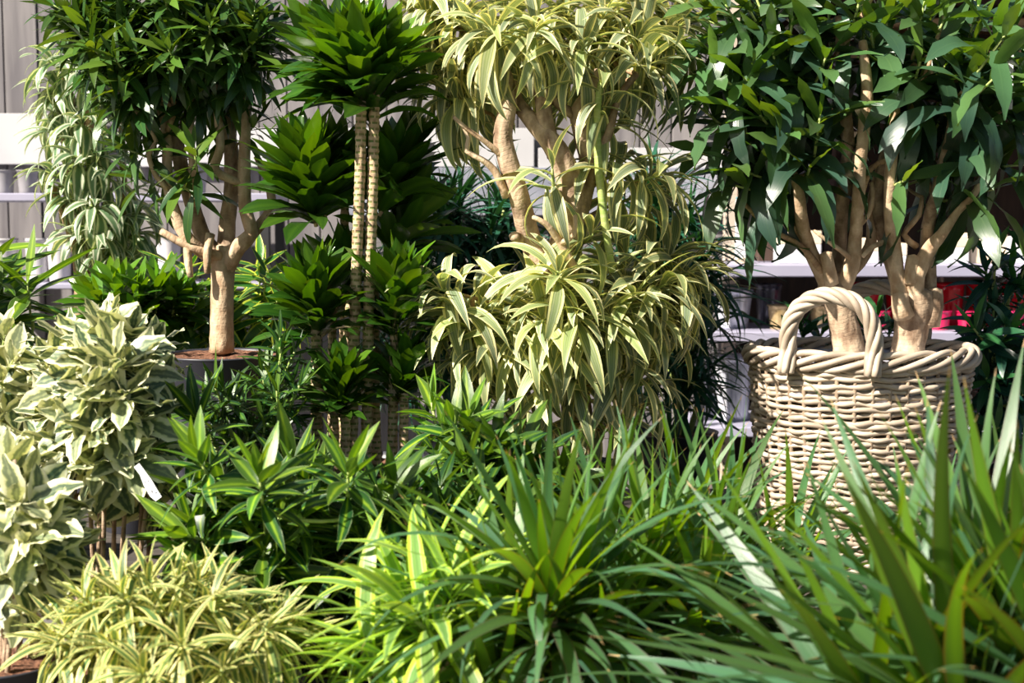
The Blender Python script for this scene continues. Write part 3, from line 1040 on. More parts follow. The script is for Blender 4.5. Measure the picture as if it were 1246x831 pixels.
def crowns_at(pl, spc, lst, n, stem, th, bend, size=1.0, grav=0.5, twig=M_TWIG, r0=0.004, young=0.55, jit=14, shoot=M_GREENSTEM, tn='twig'):
    """lst: px, py, depth offset, axis x, axis y, axis z [, n]"""
    for q in lst:
        px, py, dy, ax, ay, az = q[:6]
        m = q[6] if len(q) > 6 else n
        pos = P(px, py, pl.d + dy)
        A = Vector((ax, ay, az)).normalized()
        if twig is not None:
            pl.twig_to(pos - A * stem * 0.8, A, twig, r0, name=tn)
        if shoot is not None:
            MB().tube([pos - A * stem * 1.05, pos - A * stem * 0.5, pos], [r0 * 1.05, r0, r0 * 0.8], 6).build('shoot', shoot, pl.root)
        pl.crown(spc, pos, A, m, stem, th, bend, size, grav, young, jit)


def outaxis(cx, cy, k=1.0, up=0.6, fy=-0.35):
    def f(px, py, dy, r):
        return Vector(((px - cx) / 150 * k + r.uniform(-0.25, 0.25), fy + dy * 1.5 + r.uniform(-0.3, 0.3), up + (cy - py) / 200 * k + r.uniform(-0.15, 0.15)))
    return f

# ------------------------------------------------------------------ centre: tall cream variegated tree
d = 3.85
base = P(700, 575, d)
pl = Plant('variegated_tree', 'tall cream and green variegated dracaena tree in the middle of the display', 'tree', (base.x, d, Z1), d, seed=11)
ptop = P(672, 566, d).z
pot(pl.root, (base.x - 0.02, d, Z1), 0.17, ptop - Z1)
T = pl.tube
T('trunk', [(703, 590, 0.000, 21), (704, 530, 0.000, 20), (700, 480, 0.000, 19), (694, 430, 0.000, 20), (688, 380, 0.020, 21), (684, 330, -0.080, 20), (686, 290, -0.100, 17)], M_BARKD, 12)
T('branch', [(690, 350, 0.000, 14), (662, 330, -0.100, 13), (645, 290, -0.100, 13), (632, 240, -0.140, 12.5), (618, 195, -0.150, 12), (612, 165, -0.150, 11.5), (618, 125, -0.150, 11), (612, 95, -0.150, 12), (604, 60, -0.130, 8)], M_BARKD, 11)
T('branch', [(686, 300, -0.100, 16), (697, 260, -0.150, 15), (690, 210, -0.150, 15), (672, 175, -0.160, 13), (650, 150, -0.150, 10), (630, 125, -0.110, 8), (622, 100, -0.100, 7)], M_BARKD, 11)
T('branch', [(690, 300, -0.100, 12), (706, 250, -0.100, 12), (716, 200, -0.090, 11), (708, 165, -0.110, 10), (704, 135, -0.130, 10), (722, 110, -0.130, 8), (728, 85, -0.130, 6)], M_BARKD, 10)
T('branch', [(676, 190, -0.150, 10), (664, 150, -0.160, 10), (660, 120, -0.160, 9), (652, 90, -0.150, 8), (640, 55, -0.130, 6)], M_BARKD, 10)
T('branch', [(700, 140, -0.130, 7), (680, 128, -0.130, 5), (668, 115, -0.130, 4)], M_BARKD, 8)
T('branch', [(655, 330, -0.080, 9), (644, 305, -0.100, 7), (634, 290, -0.110, 7), (625, 288, -0.150, 6)], M_BARKD, 8)
T('young_stem', [(745, 330, -0.150, 4.5), (736, 270, -0.190, 4.5), (728, 200, -0.190, 4.5), (727, 130, -0.180, 4.2), (733, 95, -0.180, 3.5)], M_GREENSTEM, 8)
T('twig', [(612, 190, -0.160, 4.5), (590, 172, -0.180, 3.2), (566, 155, -0.190, 2.5), (552, 142, -0.190, 2.2)], M_BARK, 7)
T('twig', [(616, 240, -0.160, 5), (602, 208, -0.170, 4.5), (586, 194, -0.180, 3.5), (568, 184, -0.180, 3), (570, 168, -0.180, 2.5), (562, 152, -0.180, 2.2)], M_BARK, 7)
T('twig', [(700, 330, -0.180, 6), (682, 296, -0.200, 4.5), (664, 272, -0.230, 3.5), (648, 264, -0.230, 2.5)], M_BARK, 7)
T('twig', [(682, 296, -0.200, 4), (698, 286, -0.230, 3), (700, 262, -0.230, 2.6)], M_BARK, 7)
T('branch', [(722, 190, -0.130, 6), (740, 165, -0.130, 5), (752, 120, -0.130, 4), (775, 90, -0.130, 4)], M_BARKD, 8)
kw = dict(stem=0.085, th=(14, 92), bend=(0.9, 2.5), grav=0.75, r0=0.0045, jit=18)
up = [(500, 5, .05, -1, -.3, .5), (515, 40, .1, -1, -.2, .4), (532, 78, 0, -1, -.4, .4), (548, 120, -.05, -1, -.5, .35, 30), (565, 92, .1, -.8, .3, .5),
      (560, 25, 0, -.6, -.5, .8), (598, 34, -.24, -.3, -1, .5), (612, 10, .1, 0, .2, 1), (650, 34, -.26, 0, -1, .6), (655, -10, 0, 0, 0, 1), (690, 15, .1, .2, .4, 1),
      (710, 54, -.22, .1, -1, .6, 18), (733, 92, -.2, .1, -.4, 1, 9), (735, 20, 0, .3, -.4, .8), (760, -5, .1, .4, 0, .9), (785, 40, -.06, .8, -.5, .5), (800, 10, .05, 1, 0, .5), (830, 30, 0, 1, -.2, .4),
      (812, 62, .08, 1, .1, .3), (765, 60, .1, .7, .4, .4), (792, 78, -.08, .9, -.6, .3), (578, 42, -.08, -.5, -.8, .5, 18), (620, 45, .15, 0, .6, .5), (675, 50, .12, .2, .5, .4),
      (540, -5, .1, -.8, 0, .6), (738, 70, .16, .4, .6, .5)]
crowns_at(pl, S_SONG, up, 25, **kw)
mid = [(672, 206, -.24, -.1, -.8, 1, 9), (740, 150, -.1, .6, -.6, .2, 10), (738, 195, -.08, .6, -.5, .2, 12), (770, 205, -.1, .8, -.6, .3, 14),
       (808, 212, -.12, 1, -.4, .25, 22), (785, 235, 0, .8, -.1, .3, 14), (722, 285, -.15, .4, -.8, .4, 12), (650, 225, -.26, -.6, -.8, .1, 4), (738, 110, -.1, .2, -.6, 1, 8)]
crowns_at(pl, S_SONG, mid, 16, **kw)
low = [(528, 350, -.18, -1, -.6, .3, 20), (545, 378, -.2, -.8, -.7, .3, 20), (565, 402, -.2, -.6, -.8, .2, 18), (590, 430, -.18, -.5, -.8, .1, 18), (575, 375, -.05, -.8, -.5, .4), (600, 362, .1, -.6, .3, .6), (620, 378, -.14, -.3, -.9, .5), (590, 400, -.12, -.6, -.8, .3),
       (647, 352, .0, -.3, -.4, .9), (679, 330, -.24, 0, -.8, 1, 34), (705, 348, .05, .3, .2, 1), (730, 345, -.12, .3, -.8, .7), (757, 335, 0, .5, -.2, .8), (790, 322, .08, .7, .2, .7),
       (825, 308, 0, 1, -.1, .5), (845, 330, -.03, 1, -.3, .35), (812, 345, -.12, .8, -.7, .4), (775, 362, -.18, .5, -.9, .4), (745, 385, -.2, .2, -1, .4), (702, 385, -.25, 0, -1, .5),
       (660, 392, -.24, -.2, -1, .4), (632, 412, -.18, -.4, -1, .2), (560, 398, 0, -.9, -.2, .2), (830, 365, .05, 1, 0, .1), (800, 392, -.08, .7, -.6, .1), (690, 425, -.2, 0, -1, .2, 16),
       (620, 440, -.1, -.6, -.7, .0, 16)]
crowns_at(pl, S_SONG, low, 23, **kw)
bot = [(655, 470, -.12, -.5, -.8, .3, 14), (648, 508, -.1, -.6, -.6, .4, 12), (700, 462, -.16, 0, -.9, .4, 12), (742, 440, -.1, .6, -.7, .3, 18), (775, 448, -.12, .8, -.6, .3, 18),
       (800, 465, -.05, 1, -.4, .2, 12), (735, 500, -.1, .5, -.7, .5, 12), (770, 505, -.02, .8, -.3, .4, 12)]
crowns_at(pl, S_SONG, bot, 14, **kw)
pl.finish()

# ------------------------------------------------------------------ left: green reflexa tree in the dark pot
d = 4.0
base = P(270, 430, d)
zr = P(262, 430, d).z
t = thing('plant_stand', 'dark square stand under the big black pot on the left', 'stand', (base.x, d, Z1))
for sx in (-1, 1):
    for sy in (-1, 1):
        MB().box(base.x + sx * 0.12 - 0.02, base.x + sx * 0.12 + 0.02, d + sy * 0.12 - 0.02, d + sy * 0.12 + 0.02, Z1, Z1 + 0.12, ch=.003).build('leg', M_METALD, t, smooth=False)
MB().box(base.x - 0.16, base.x + 0.16, d - 0.16, d + 0.16, Z1 + 0.12, Z1 + 0.15, ch=.004).build('top', M_BENCH, t, smooth=False)
pl = Plant('potted_reflexa_tree', 'dark green leafy tree with pale candelabra trunk in a black pot', 'tree', (base.x, d, Z1 + 0.15), d, seed=21)
pot(pl.root, (base.x, d, Z1 + 0.15), 0.172, zr - Z1 - 0.15, 0.006)
T = pl.tube
T('trunk', [(270, 428, 0, 15.5), (270, 390, 0, 14), (271, 350, 0, 14), (272, 318, 0, 15), (274, 300, 0, 12)], M_BARK, 12)
T('branch', [(272, 330, 0, 12), (290, 300, -.02, 10), (306, 284, -.02, 8.5), (299, 255, -.02, 8), (297, 215, -.02, 8), (298, 170, -.02, 7), (300, 100, 0, 5)], M_BARK, 10)
T('branch', [(274, 310, 0, 12), (277, 270, .03, 10), (282, 225, .04, 9.5), (281, 180, .04, 9), (276, 130, .04, 7), (285, 60, .04, 5)], M_BARKD, 10)
T('branch', [(268, 315, 0, 11), (248, 290, .02, 10), (238, 262, .03, 9.5), (228, 230, .03, 9), (218, 190, .03, 9), (212, 140, .03, 8), (216, 90, .03, 6), (210, 20, .03, 4)], M_BARKD, 10)
T('branch', [(266, 318, 0, 9), (240, 302, -.03, 8), (222, 280, -.04, 8), (212, 255, -.04, 7), (204, 220, -.04, 6.5), (203, 170, -.04, 6), (194, 125, -.04, 5.5), (188, 110, -.04, 4)], M_BARK, 9)
T('branch', [(300, 225, -.02, 4), (262, 208, -.05, 6), (268, 180, -.05, 5.5), (265, 140, -.05, 5), (262, 100, -.05, 5), (262, 90, -.05, 5.5)], M_BARK, 9)
T('branch', [(262, 95, -.05, 5), (252, 84, -.05, 4), (246, 74, -.05, 3.6), (236, 74, -.05, 3), (228, 70, -.05, 3)], M_BARK, 8)
T('branch', [(263, 95, -.05, 5), (272, 84, -.05, 4), (275, 72, -.05, 3.5), (272, 60, -.05, 3)], M_BARK, 8)
T('branch', [(236, 250, .0, 6), (234, 200, -.04, 4.5), (232, 150, -.05, 4), (232, 100, -.05, 4), (230, 72, -.05, 3.5)], M_BARK, 8)
T('twig', [(205, 230, -.05, 3.5), (190, 214, -.07, 3.2), (181, 188, -.08, 3), (190, 172, -.08, 2.6), (178, 152, -.09, 2.4), (157, 124, -.1, 2.2), (136, 102, -.1, 2)], M_BARK, 7)
T('twig', [(204, 160, -.05, 4), (212, 128, -.06, 3.6), (198, 90, -.06, 2.4), (196, 78, -.06, 2.2)], M_TWIG, 7)
T('twig', [(212, 130, -.05, 3.5), (190, 115, -.07, 3), (176, 85, -.08, 2.4), (164, 65, -.08, 2)], M_TWIG, 7)
T('branch', [(268, 312, -.02, 7), (245, 305, -.06, 5.5), (220, 295, -.06, 5), (196, 281, -.06, 4)], M_BARK, 8)
T('stub', [(228, 300, -.06, 5), (229, 320, -.07, 5), (232, 337, -.07, 3.5)], M_BARK, 8)
T('stub', [(256, 285, -.05, 6), (252, 310, -.07, 5), (252, 332, -.07, 3.5)], M_BARK, 8)
T('branch', [(300, 292, -.01, 8), (318, 272, .02, 7), (330, 250, .03, 6), (326, 220, .03, 5), (312, 190, .03, 4)], M_BARK, 8)
T('branch', [(298, 160, .05, 5), (292, 110, .08, 5), (296, 70, .08, 4)], M_BARKD, 8)
T('twig', [(228, 262, -.06, 4), (236, 240, -.06, 3), (243, 225, -.06, 2.4), (236, 200, -.06, 2)], M_BARK, 7)
spread_crowns(pl, S_DARK, [(205, 30, 130, 75, 56), (130, 70, 45, 70, 14), (280, 60, 50, 60, 14)], outaxis(210, 90), 22, 0.09, (15, 115), (0.1, 1.1), grav=0.6, r0=0.003, dj=0.22)
crowns_at(pl, S_DARK, [(132, 105, -.16, -1, -.5, .5), (145, 128, -.14, -1, -.6, .3), (150, 180, -.1, -.7, -.6, .3), (112, 85, -.1, -1, -.3, .4), (155, 150, 0, -.8, 0, .4), (165, 215, .0, -.7, -.3, .3),
                       (236, 180, -.2, 0, -.6, 1, 16), (160, 60, -.2, -.6, -.9, .5), (205, 60, -.22, -.1, -1, .5), (255, 30, -.22, .2, -1, .6), (215, 222, -.15, -.3, -.7, .3, 10),
                       (60, 5, -.05, -1, -.3, .4), (75, 30, 0, -1, -.3, .3), (312, 150, 0, .5, -.2, .5, 10)], 20, 0.09, (15, 115), (0.1, 1.1), grav=0.6, r0=0.003)
pl.finish()

# ------------------------------------------------------------------ far left: white striped cane plant
d = 4.62
base = P(118, 420, d)
pl = Plant('white_striped_dracaena', 'tall white striped arching dracaena with brown canes, far left back', 'plant', (base.x, d, Z1), d, seed=31)
pot(pl.root, (base.x, d, Z1), 0.15, 0.3)
b0 = 640
for pts in ([(100, b0, 0, 6), (96, 350, 0, 6), (88, 290, 0, 6), (72, 245, 0, 5), (62, 225, 0, 4)],
            [(118, b0, 0, 6.5), (120, 340, 0, 6.5), (116, 270, 0, 6), (112, 180, 0, 5), (100, 60, 0, 4)],
            [(134, b0, .03, 6), (138, 330, .03, 6), (150, 260, .03, 5), (148, 150, .03, 4)],
            [(108, b0, .05, 5), (106, 340, .05, 5), (82, 200, .05, 4), (75, 90, .05, 4)]):
    pl.tube('cane', pts, M_TWIG, 8)
lst = [(88, 40, 0, -.3, -.3, 1), (60, 75, -.05, -.9, -.5, .6), (98, 85, -.1, .1, -.8, .7), (70, 118, .03, -.8, -.2, .6), (98, 150, -.12, 0, -1, .5), (66, 160, 0, -.9, -.3, .5),
       (125, 165, -.05, .5, -.7, .5), (90, 195, -.12, -.3, -.9, .5), (55, 208, -.04, -1, -.4, .5), (135, 215, -.08, .6, -.7, .4), (112, 250, -.15, 0, -1, .5), (80, 235, -.06, -.5, -.5, .5),
       (150, 265, -.05, .7, -.5, .4), (90, 285, -.05, -.3, -.6, .4), (140, 310, -.06, .3, -.6, .4), (165, 285, 0, .8, 0, .4), (62, 135, .1, -.8, .3, .5), (105, 120, .1, 0, .2, 1), (160, 235, .1, .5, .1, .5),
       (118, 190, -.1, .2, -.9, .6), (172, 255, .02, .8, -.2, .4), (110, 55, .1, .3, .2, .8), (60, 100, .0, -.9, -.2, .5), (165, 320, -.02, .6, -.3, .2), (120, 285, -.12, .0, -.9, .3)]
crowns_at(pl, S_WHITE, lst, 14, 0.07, (15, 80), (1.3, 3.0), grav=0.9, r0=0.006, young=0.7)
pl.finish()

# ------------------------------------------------------------------ compact canes
d = 3.82
base = P(440, 560, d)
pl = Plant('compact_cane_dracaena', 'dense dark green cane dracaena with ringed canes and tufted heads', 'plant', (base.x, d, Z1), d, seed=41)
pot(pl.root, (base.x, d, Z1), 0.16, P(440, 560, d).z - Z1)
def canes(lst):
    for (x0, y0, x1, y1, dy, r) in lst:
        n = 4
        pts = [(x0 + (x1 - x0) * i / n + pl.rnd.uniform(-0.8, 0.8), y0 + (y1 - y0) * i / n, dy, r * (1.04 - 0.1 * i / n)) for i in range(n + 1)]
        W = [P(a, b, d + c) for a, b, c, _ in pts]
        pl.wtube('cane', W, [q[3] * pl.k for q in pts], M_CANE, 12, bump=0.09, step=0.0077, skel=False, ring=0.07, vscale=22.0)
canes([(427, 590, 440, 108, -.17, 6.8), (444, 590, 456, 104, -.16, 6.8), (386, 590, 384, 372, -.16, 6.6), (402, 590, 405, 375, -.06, 5.5), (458, 590, 455, 340, -.10, 6),
       (477, 590, 481, 375, -.15, 6), (409, 590, 407, 505, -.2, 5.5), (421, 590, 420, 500, -.22, 6), (492, 590, 492, 480, -.17, 5.5), (418, 590, 420, 220, .09, 6), (412, 590, 428, 330, .04, 5.5)])
CK = dict(stem=0.16, th=(4, 54), bend=(0.1, 0.95), grav=0.3, twig=None, r0=0.006, young=0.7, jit=13)
heads = [(428, 66, -.13, -.5, -.2, 1, 60), (438, 84, -.15, -.2, -.2, 1, 90), (456, 80, -.12, .3, 0, 1, 60), (400, 70, .0, -.5, 0, 1, 76), (372, 210, -.06, -.15, -.25, 1, 100), (405, 215, .06, .2, .1, 1, 50), (484, 200, .04, .35, .1, 1, 80),
         (382, 352, -.18, -.05, -.25, 1, 92), (418, 330, .08, .2, 0, 1, 40), (483, 350, -.17, .1, -.2, 1, 84), (414, 462, -.22, 0, -.3, 1, 60), (492, 448, -.16, .25, -.2, 1, 56), (404, 345, .06, .3, .2, 1, 24),
         (492, 270, .1, .4, .2, 1, 40)]
for h_ in heads:
    crowns_at(pl, S_COMP, [h_[:6]], h_[6], **{**CK, 'stem': 0.11 if h_[6] < 70 else 0.14, 'size': 1.08 if h_[1] < 300 else 0.90 if h_[1] < 420 else 0.74}, shoot=M_CANE)
pl.finish()

# ------------------------------------------------------------------ trees in the basket
def basket_tree(label, paths, base, regs, lst, seed, n):
    d = BD
    b = P(base[0], base[1], d)
    pl = Plant('broad_leaved_tree', label, 'tree', (b.x, d, BZ1 - 0.06), d, seed=seed)
    for nm, pts, m in paths:
        pl.tube(nm, pts, m, 12 if nm == 'trunk' else 9, bump=0.055)
    spread_crowns(pl, S_BROAD, regs, outaxis(base[0], 140, 0.8, 0.7), n, 0.17, (20, 105), (0.3, 2.0), grav=0.85, r0=0.0038, dj=0.22, jit=18, twig=M_BARK)
    crowns_at(pl, S_BROAD, lst, n, 0.18, (20, 108), (0.3, 1.9), grav=0.85, r0=0.0038, jit=18, twig=M_BARK)
    return pl
pl = basket_tree('left basket tree, single pale trunk beside the wicker handle, broad drooping leaves',
    [('trunk', [(1034, 440, 0.000, 20), (1030, 410, 0.000, 18), (1022, 375, 0.000, 17), (1014, 350, 0.000, 19), (1010, 335, 0.000, 15)], M_BARKD),
     ('branch', [(1012, 352, 0.000, 13), (996, 325, -0.020, 9), (984, 300, -0.030, 8.5), (976, 270, -0.080, 8), (972, 235, -0.120, 6.5), (962, 200, -0.100, 4)], M_BARK),
     ('branch', [(1020, 355, 0.000, 13), (1036, 325, -0.030, 10), (1041, 290, -0.040, 8), (1044, 250, -0.090, 7.5), (1047, 200, -0.140, 7), (1052, 150, -0.170, 7.5), (1055, 110, -0.160, 7), (1050, 50, -0.140, 5)], M_BARK),
     ('branch', [(1018, 345, 0.020, 12), (1022, 300, 0.040, 9), (1024, 250, -0.010, 9), (1032, 200, -0.060, 9), (1030, 150, -0.100, 8), (1025, 90, -0.100, 6.5), (1020, 20, -0.100, 4)], M_BARKD),
     ('stub', [(1012, 345, -.03, 9), (1007, 320, -.05, 8), (1005, 308, -.05, 8)], M_BARK),
     ('branch', [(1028, 340, 0.030, 8), (1058, 300, 0.050, 7), (1062, 240, 0.000, 6), (1075, 190, -0.050, 5), (1086, 140, -0.090, 4)], M_BARK),
     ('twig', [(1000, 330, -.03, 5), (975, 300, -.06, 3.2), (945, 283, -.08, 3), (925, 268, -.08, 2.8), (905, 247, -.08, 2.3)], M_TWIG),
     ('twig', [(980, 298, -.03, 4), (962, 270, -.06, 3), (948, 252, -.06, 2.5), (932, 236, -.06, 2.2)], M_TWIG),
     ('twig', [(1036, 315, -.04, 4), (1022, 304, -.06, 2.8), (1005, 292, -.08, 2.5), (990, 280, -.08, 2)], M_BARK),
     ('twig', [(1042, 275, -.05, 5), (1056, 262, -.06, 3.4), (1062, 240, -.06, 3.2), (1060, 222, -.06, 2.6)], M_BARK),
     ('twig', [(1044, 255, -.05, 4), (1060, 205, -.1, 3.2), (1088, 190, -.12, 3.2), (1104, 155, -.12, 3), (1112, 125, -.12, 2.8), (1132, 75, -.12, 2.6), (1148, 20, -.12, 2.4)], M_TWIG),
     ('twig', [(975, 240, 0, 4), (955, 180, -.05, 3.4), (950, 110, -.06, 3), (944, 60, -.06, 2.6), (942, 5, -.06, 2.2)], M_GREENSTEM),
     ('twig', [(1016, 70, 0, 4), (1030, 50, -.08, 3.2), (1046, 25, -.1, 3), (1062, -5, -.1, 2.6)], M_TWIG)],
    (1030, 430), [(910, 80, 75, 100, 11), (1035, 0, 70, 30, 6)],
    [(895, 205, -.12, -1, -.5, .3, 14), (880, 180, -.05, -1, -.2, .4, 13), (895, 226, -.1, -.9, -.4, .2, 6), (998, 140, -.2, 0, -.6, 1, 15), (940, 60, -.15, -.3, -.7, .8, 15), (870, 70, -.1, -1, -.5, .4, 14),
     (905, 95, -.18, -.6, -.9, .5, 13), (965, 20, -.12, 0, -.6, .8, 14), (985, 205, -.22, -.1, -.8, .2, 7), (860, 25, -.05, -1, -.3, .3, 14), (910, 10, -.08, -.5, -.5, .6, 14),
     (1005, 70, -.2, .1, -.8, .6, 12), (925, 140, -.2, -.5, -.8, .4, 12), (955, 165, -.2, -.3, -.9, .3, 8)], 51, 11)
pl.finish()
pl = basket_tree('right basket tree, thick gnarled trunk with stubs, broad drooping leaves',
    [('trunk', [(1104, 445, 0.000, 24), (1106, 420, 0.000, 20), (1110, 395, 0.000, 21), (1113, 372, 0.000, 25), (1113, 355, 0.000, 23)], M_BARKD),
     ('stub', [(1100, 385, -.04, 13), (1096, 370, -.05, 11), (1095, 358, -.05, 10)], M_BARK),
     ('branch', [(1098, 375, -0.020, 12), (1092, 340, -0.020, 9.5), (1088, 300, -0.020, 9), (1084, 260, -0.070, 8.5), (1084, 210, -0.110, 7.5), (1088, 160, -0.140, 7), (1090, 120, -0.140, 5)], M_BARK),
     ('branch', [(1095, 350, 0.040, 10), (1078, 300, 0.050, 8), (1068, 255, 0.000, 7), (1072, 210, -0.050, 6), (1088, 165, -0.090, 6), (1084, 145, -0.090, 6)], M_BARKD),
     ('branch', [(1112, 365, -0.020, 13), (1116, 335, -0.030, 10), (1130, 305, -0.030, 9), (1146, 285, -0.080, 7), (1165, 258, -0.080, 4.5), (1188, 232, -0.120, 4), (1198, 190, -0.120, 3.4), (1202, 160, -0.160, 3)], M_BARK),
     ('stub', [(1108, 345, -.03, 10), (1110, 325, -.03, 9), (1112, 312, -.03, 8)], M_BARK),
     ('branch', [(1125, 370, 0.020, 14), (1130, 335, 0.020, 10), (1128, 300, 0.020, 9), (1132, 260, -0.030, 8), (1140, 235, -0.080, 7.5), (1145, 200, -0.080, 5), (1155, 160, -0.120, 4), (1165, 80, -0.120, 3)], M_BARKD),
     ('stub', [(1130, 395, -.01, 14), (1136, 370, -.01, 12), (1138, 352, -.01, 9)], M_BARKD),
     ('twig', [(1140, 245, .0, 5), (1154, 238, 0, 3.6), (1160, 215, 0, 3), (1162, 190, 0, 2.8)], M_BARK),
     ('twig', [(1138, 240, .0, 4), (1125, 215, -.04, 3), (1116, 190, -.04, 2.6), (1112, 160, -.04, 2.4)], M_BARK),
     ('twig', [(1090, 290, .0, 4), (1062, 300, -.04, 3.2), (1050, 312, -.06, 2.6)], M_BARK),
     ('twig', [(1115, 300, 0, 4.5), (1100, 285, -.02, 3.5), (1118, 262, -.03, 3.4), (1122, 240, -.03, 2.6)], M_BARK),
     ('twig', [(1150, 170, 0, 4), (1160, 110, -.04, 3.2), (1178, 60, -.05, 3), (1200, 10, -.05, 2.6)], M_BARK)],
    (1110, 430), [(1200, 45, 75, 80, 10), (1105, 5, 60, 30, 4)],
    [(1120, 75, -.2, 0, -.8, .8, 9), (1150, 80, -.2, .3, -.8, .6, 10), (1060, 40, -.1, -.3, -.7, .7, 9), (1205, 155, -.1, .8, -.5, .4, 15), (1240, 130, -.15, .9, -.5, .2, 14), (1225, 40, -.34, .3, -.8, .7, 13),
     (1150, 20, -.15, .2, -.6, .9, 12), (1165, 205, -.1, .5, -.6, .2, 4), (1210, 230, -.1, .7, -.5, .2, 10), (1100, 220, -.2, 0, -.9, .1, 6), (1248, 200, -.1, 1, -.2, .1, 13), (1180, 110, -.22, .2, -1, .3, 9), (1213, 92, -.36, .3, -.9, .5, 9)], 61, 11)
pl.finish()

# ------------------------------------------------------------------ variegated woody shrubs at the left
def marbled_shrub(label, d, base, stems, crowns_, seed, n=15, rpot=0.14, grp=None, zp=None):
    b = P(base[0], base[1], d)
    pl = Plant('marbled_shrub', label, 'shrub', (b.x, d, Z0), d, seed=seed, group=grp)
    zt = zp if zp else P(base[0], base[1], d).z
    pot(pl.root, (b.x, d, Z0), rpot, zt - Z0, 0.012)
    for (x0, x1, y1, dy) in stems:
        p0 = Vector((b.x + (x0 - base[0]) * pl.k * 0.8, d + dy, zt - 0.03))
        p1 = P(x1, y1, d + dy * 1.5)
        m = p0.lerp(p1, 0.5) + Vector((pl.rnd.uniform(-.012, .012), 0, 0))
        pl.wtube('stem', [p0, m, p1], [0.0062, 0.0052, 0.004], M_BARKD, 8, step=0.03)
    crowns_at(pl, S_SHRUB, crowns_, n, 0.07, (10, 105), (0.1, 0.9), grav=0.5, r0=0.003, young=0.6, jit=16)
    return pl
pl = marbled_shrub('large cream and green marbled shrub with slender woody stems, left foreground', 3.15, (120, 800), [(88, 90, 470, .02), (110, 105, 430, .05), (122, 122, 450, -.05), (128, 126, 480, -.07), (136, 138, 440, .0), (152, 165, 470, -.02), (170, 178, 520, .03), (176, 182, 490, .06), (100, 72, 480, .05), (158, 190, 500, -.04)],
    [(125, 400, -.02, 0, -.1, 1), (90, 415, .02, -.4, 0, 1), (160, 405, 0, .3, 0, 1), (185, 420, .05, .6, 0, .9), (60, 440, .05, -.7, 0, .8), (105, 435, -.1, -.2, -.6, .9), (140, 440, -.13, .2, -.8, .8), (170, 445, -.08, .5, -.5, .8),
     (75, 465, -.08, -.6, -.6, .7), (110, 475, -.16, -.1, -1, .6), (150, 480, -.16, .3, -1, .5), (195, 465, -.02, .8, -.3, .6), (45, 475, .0, -1, -.2, .5), (60, 505, -.08, -.8, -.6, .4), (95, 515, -.15, -.3, -1, .3),
     (130, 520, -.15, .1, -1, .3), (170, 510, -.12, .6, -.8, .3), (205, 500, 0, 1, -.1, .4), (80, 555, -.1, -.5, -.8, .1), (120, 565, -.14, 0, -1, .1), (155, 560, -.13, .4, -.9, .1), (190, 550, -.06, .8, -.5, .1),
     (50, 540, -.05, -.9, -.4, .1), (200, 590, 0, .9, 0, 0), (70, 590, -.02, -.7, -.3, 0), (130, 395, .1, 0, .4, 1), (85, 440, .12, -.4, .5, .8), (175, 460, .14, .5, .5, .7),
     (200, 630, .05, .6, -.3, -.2, 8), (20, 500, .08, -.8, -.3, .4), (15, 545, .05, -.6, -.6, .2)], 71, 18)
pl.finish()
pl = marbled_shrub('lower marbled shrub at the left edge in a black pot with red brown soil', 2.85, (0, 800), [(-5, -10, 560, .04), (8, 6, 560, 0), (14, 18, 560, -.04), (20, 30, 590, .02), (26, 34, 640, -.06), (34, 52, 600, .04)],
    [(10, 560, 0, 0, -.2, 1), (-15, 590, .02, -.4, -.3, .8), (35, 585, 0, .4, -.3, .9), (60, 600, .05, .7, -.1, .7), (20, 610, -.12, 0, -.9, .5), (50, 630, -.1, .5, -.7, .4), (75, 640, 0, .9, -.3, .3),
     (0, 645, -.12, -.2, -.9, .3), (30, 660, -.14, .2, -1, .2), (65, 675, -.08, .6, -.7, .1), (10, 690, -.12, 0, -1, .1), (85, 665, .04, .9, 0, .2), (45, 700, -.05, .4, -.7, 0), (-5, 720, -.08, -.3, -.8, 0, 10), (70, 705, .02, .7, -.2, -.1, 8),
     (22, 745, -.12, .2, -.7, .2, 5)], 72, 13, 0.135)
pl.finish()
pl = marbled_shrub('small marbled shrub cut by the left edge behind the large one', 3.2, (-25, 700), [(-20, -20, 440, 0), (-8, -5, 420, 0), (-2, 5, 440, 0)],
    [(5, 408, 0, .2, -.2, 1), (-20, 420, 0, -.2, -.2, 1), (15, 440, -.05, .5, -.6, .6), (0, 465, -.1, .1, -.9, .4), (20, 480, 0, .6, -.4, .3), (5, 510, -.05, .2, -.8, .1), (-15, 490, 0, -.2, -.6, .4)], 73, 12, 0.13)
pl.finish()

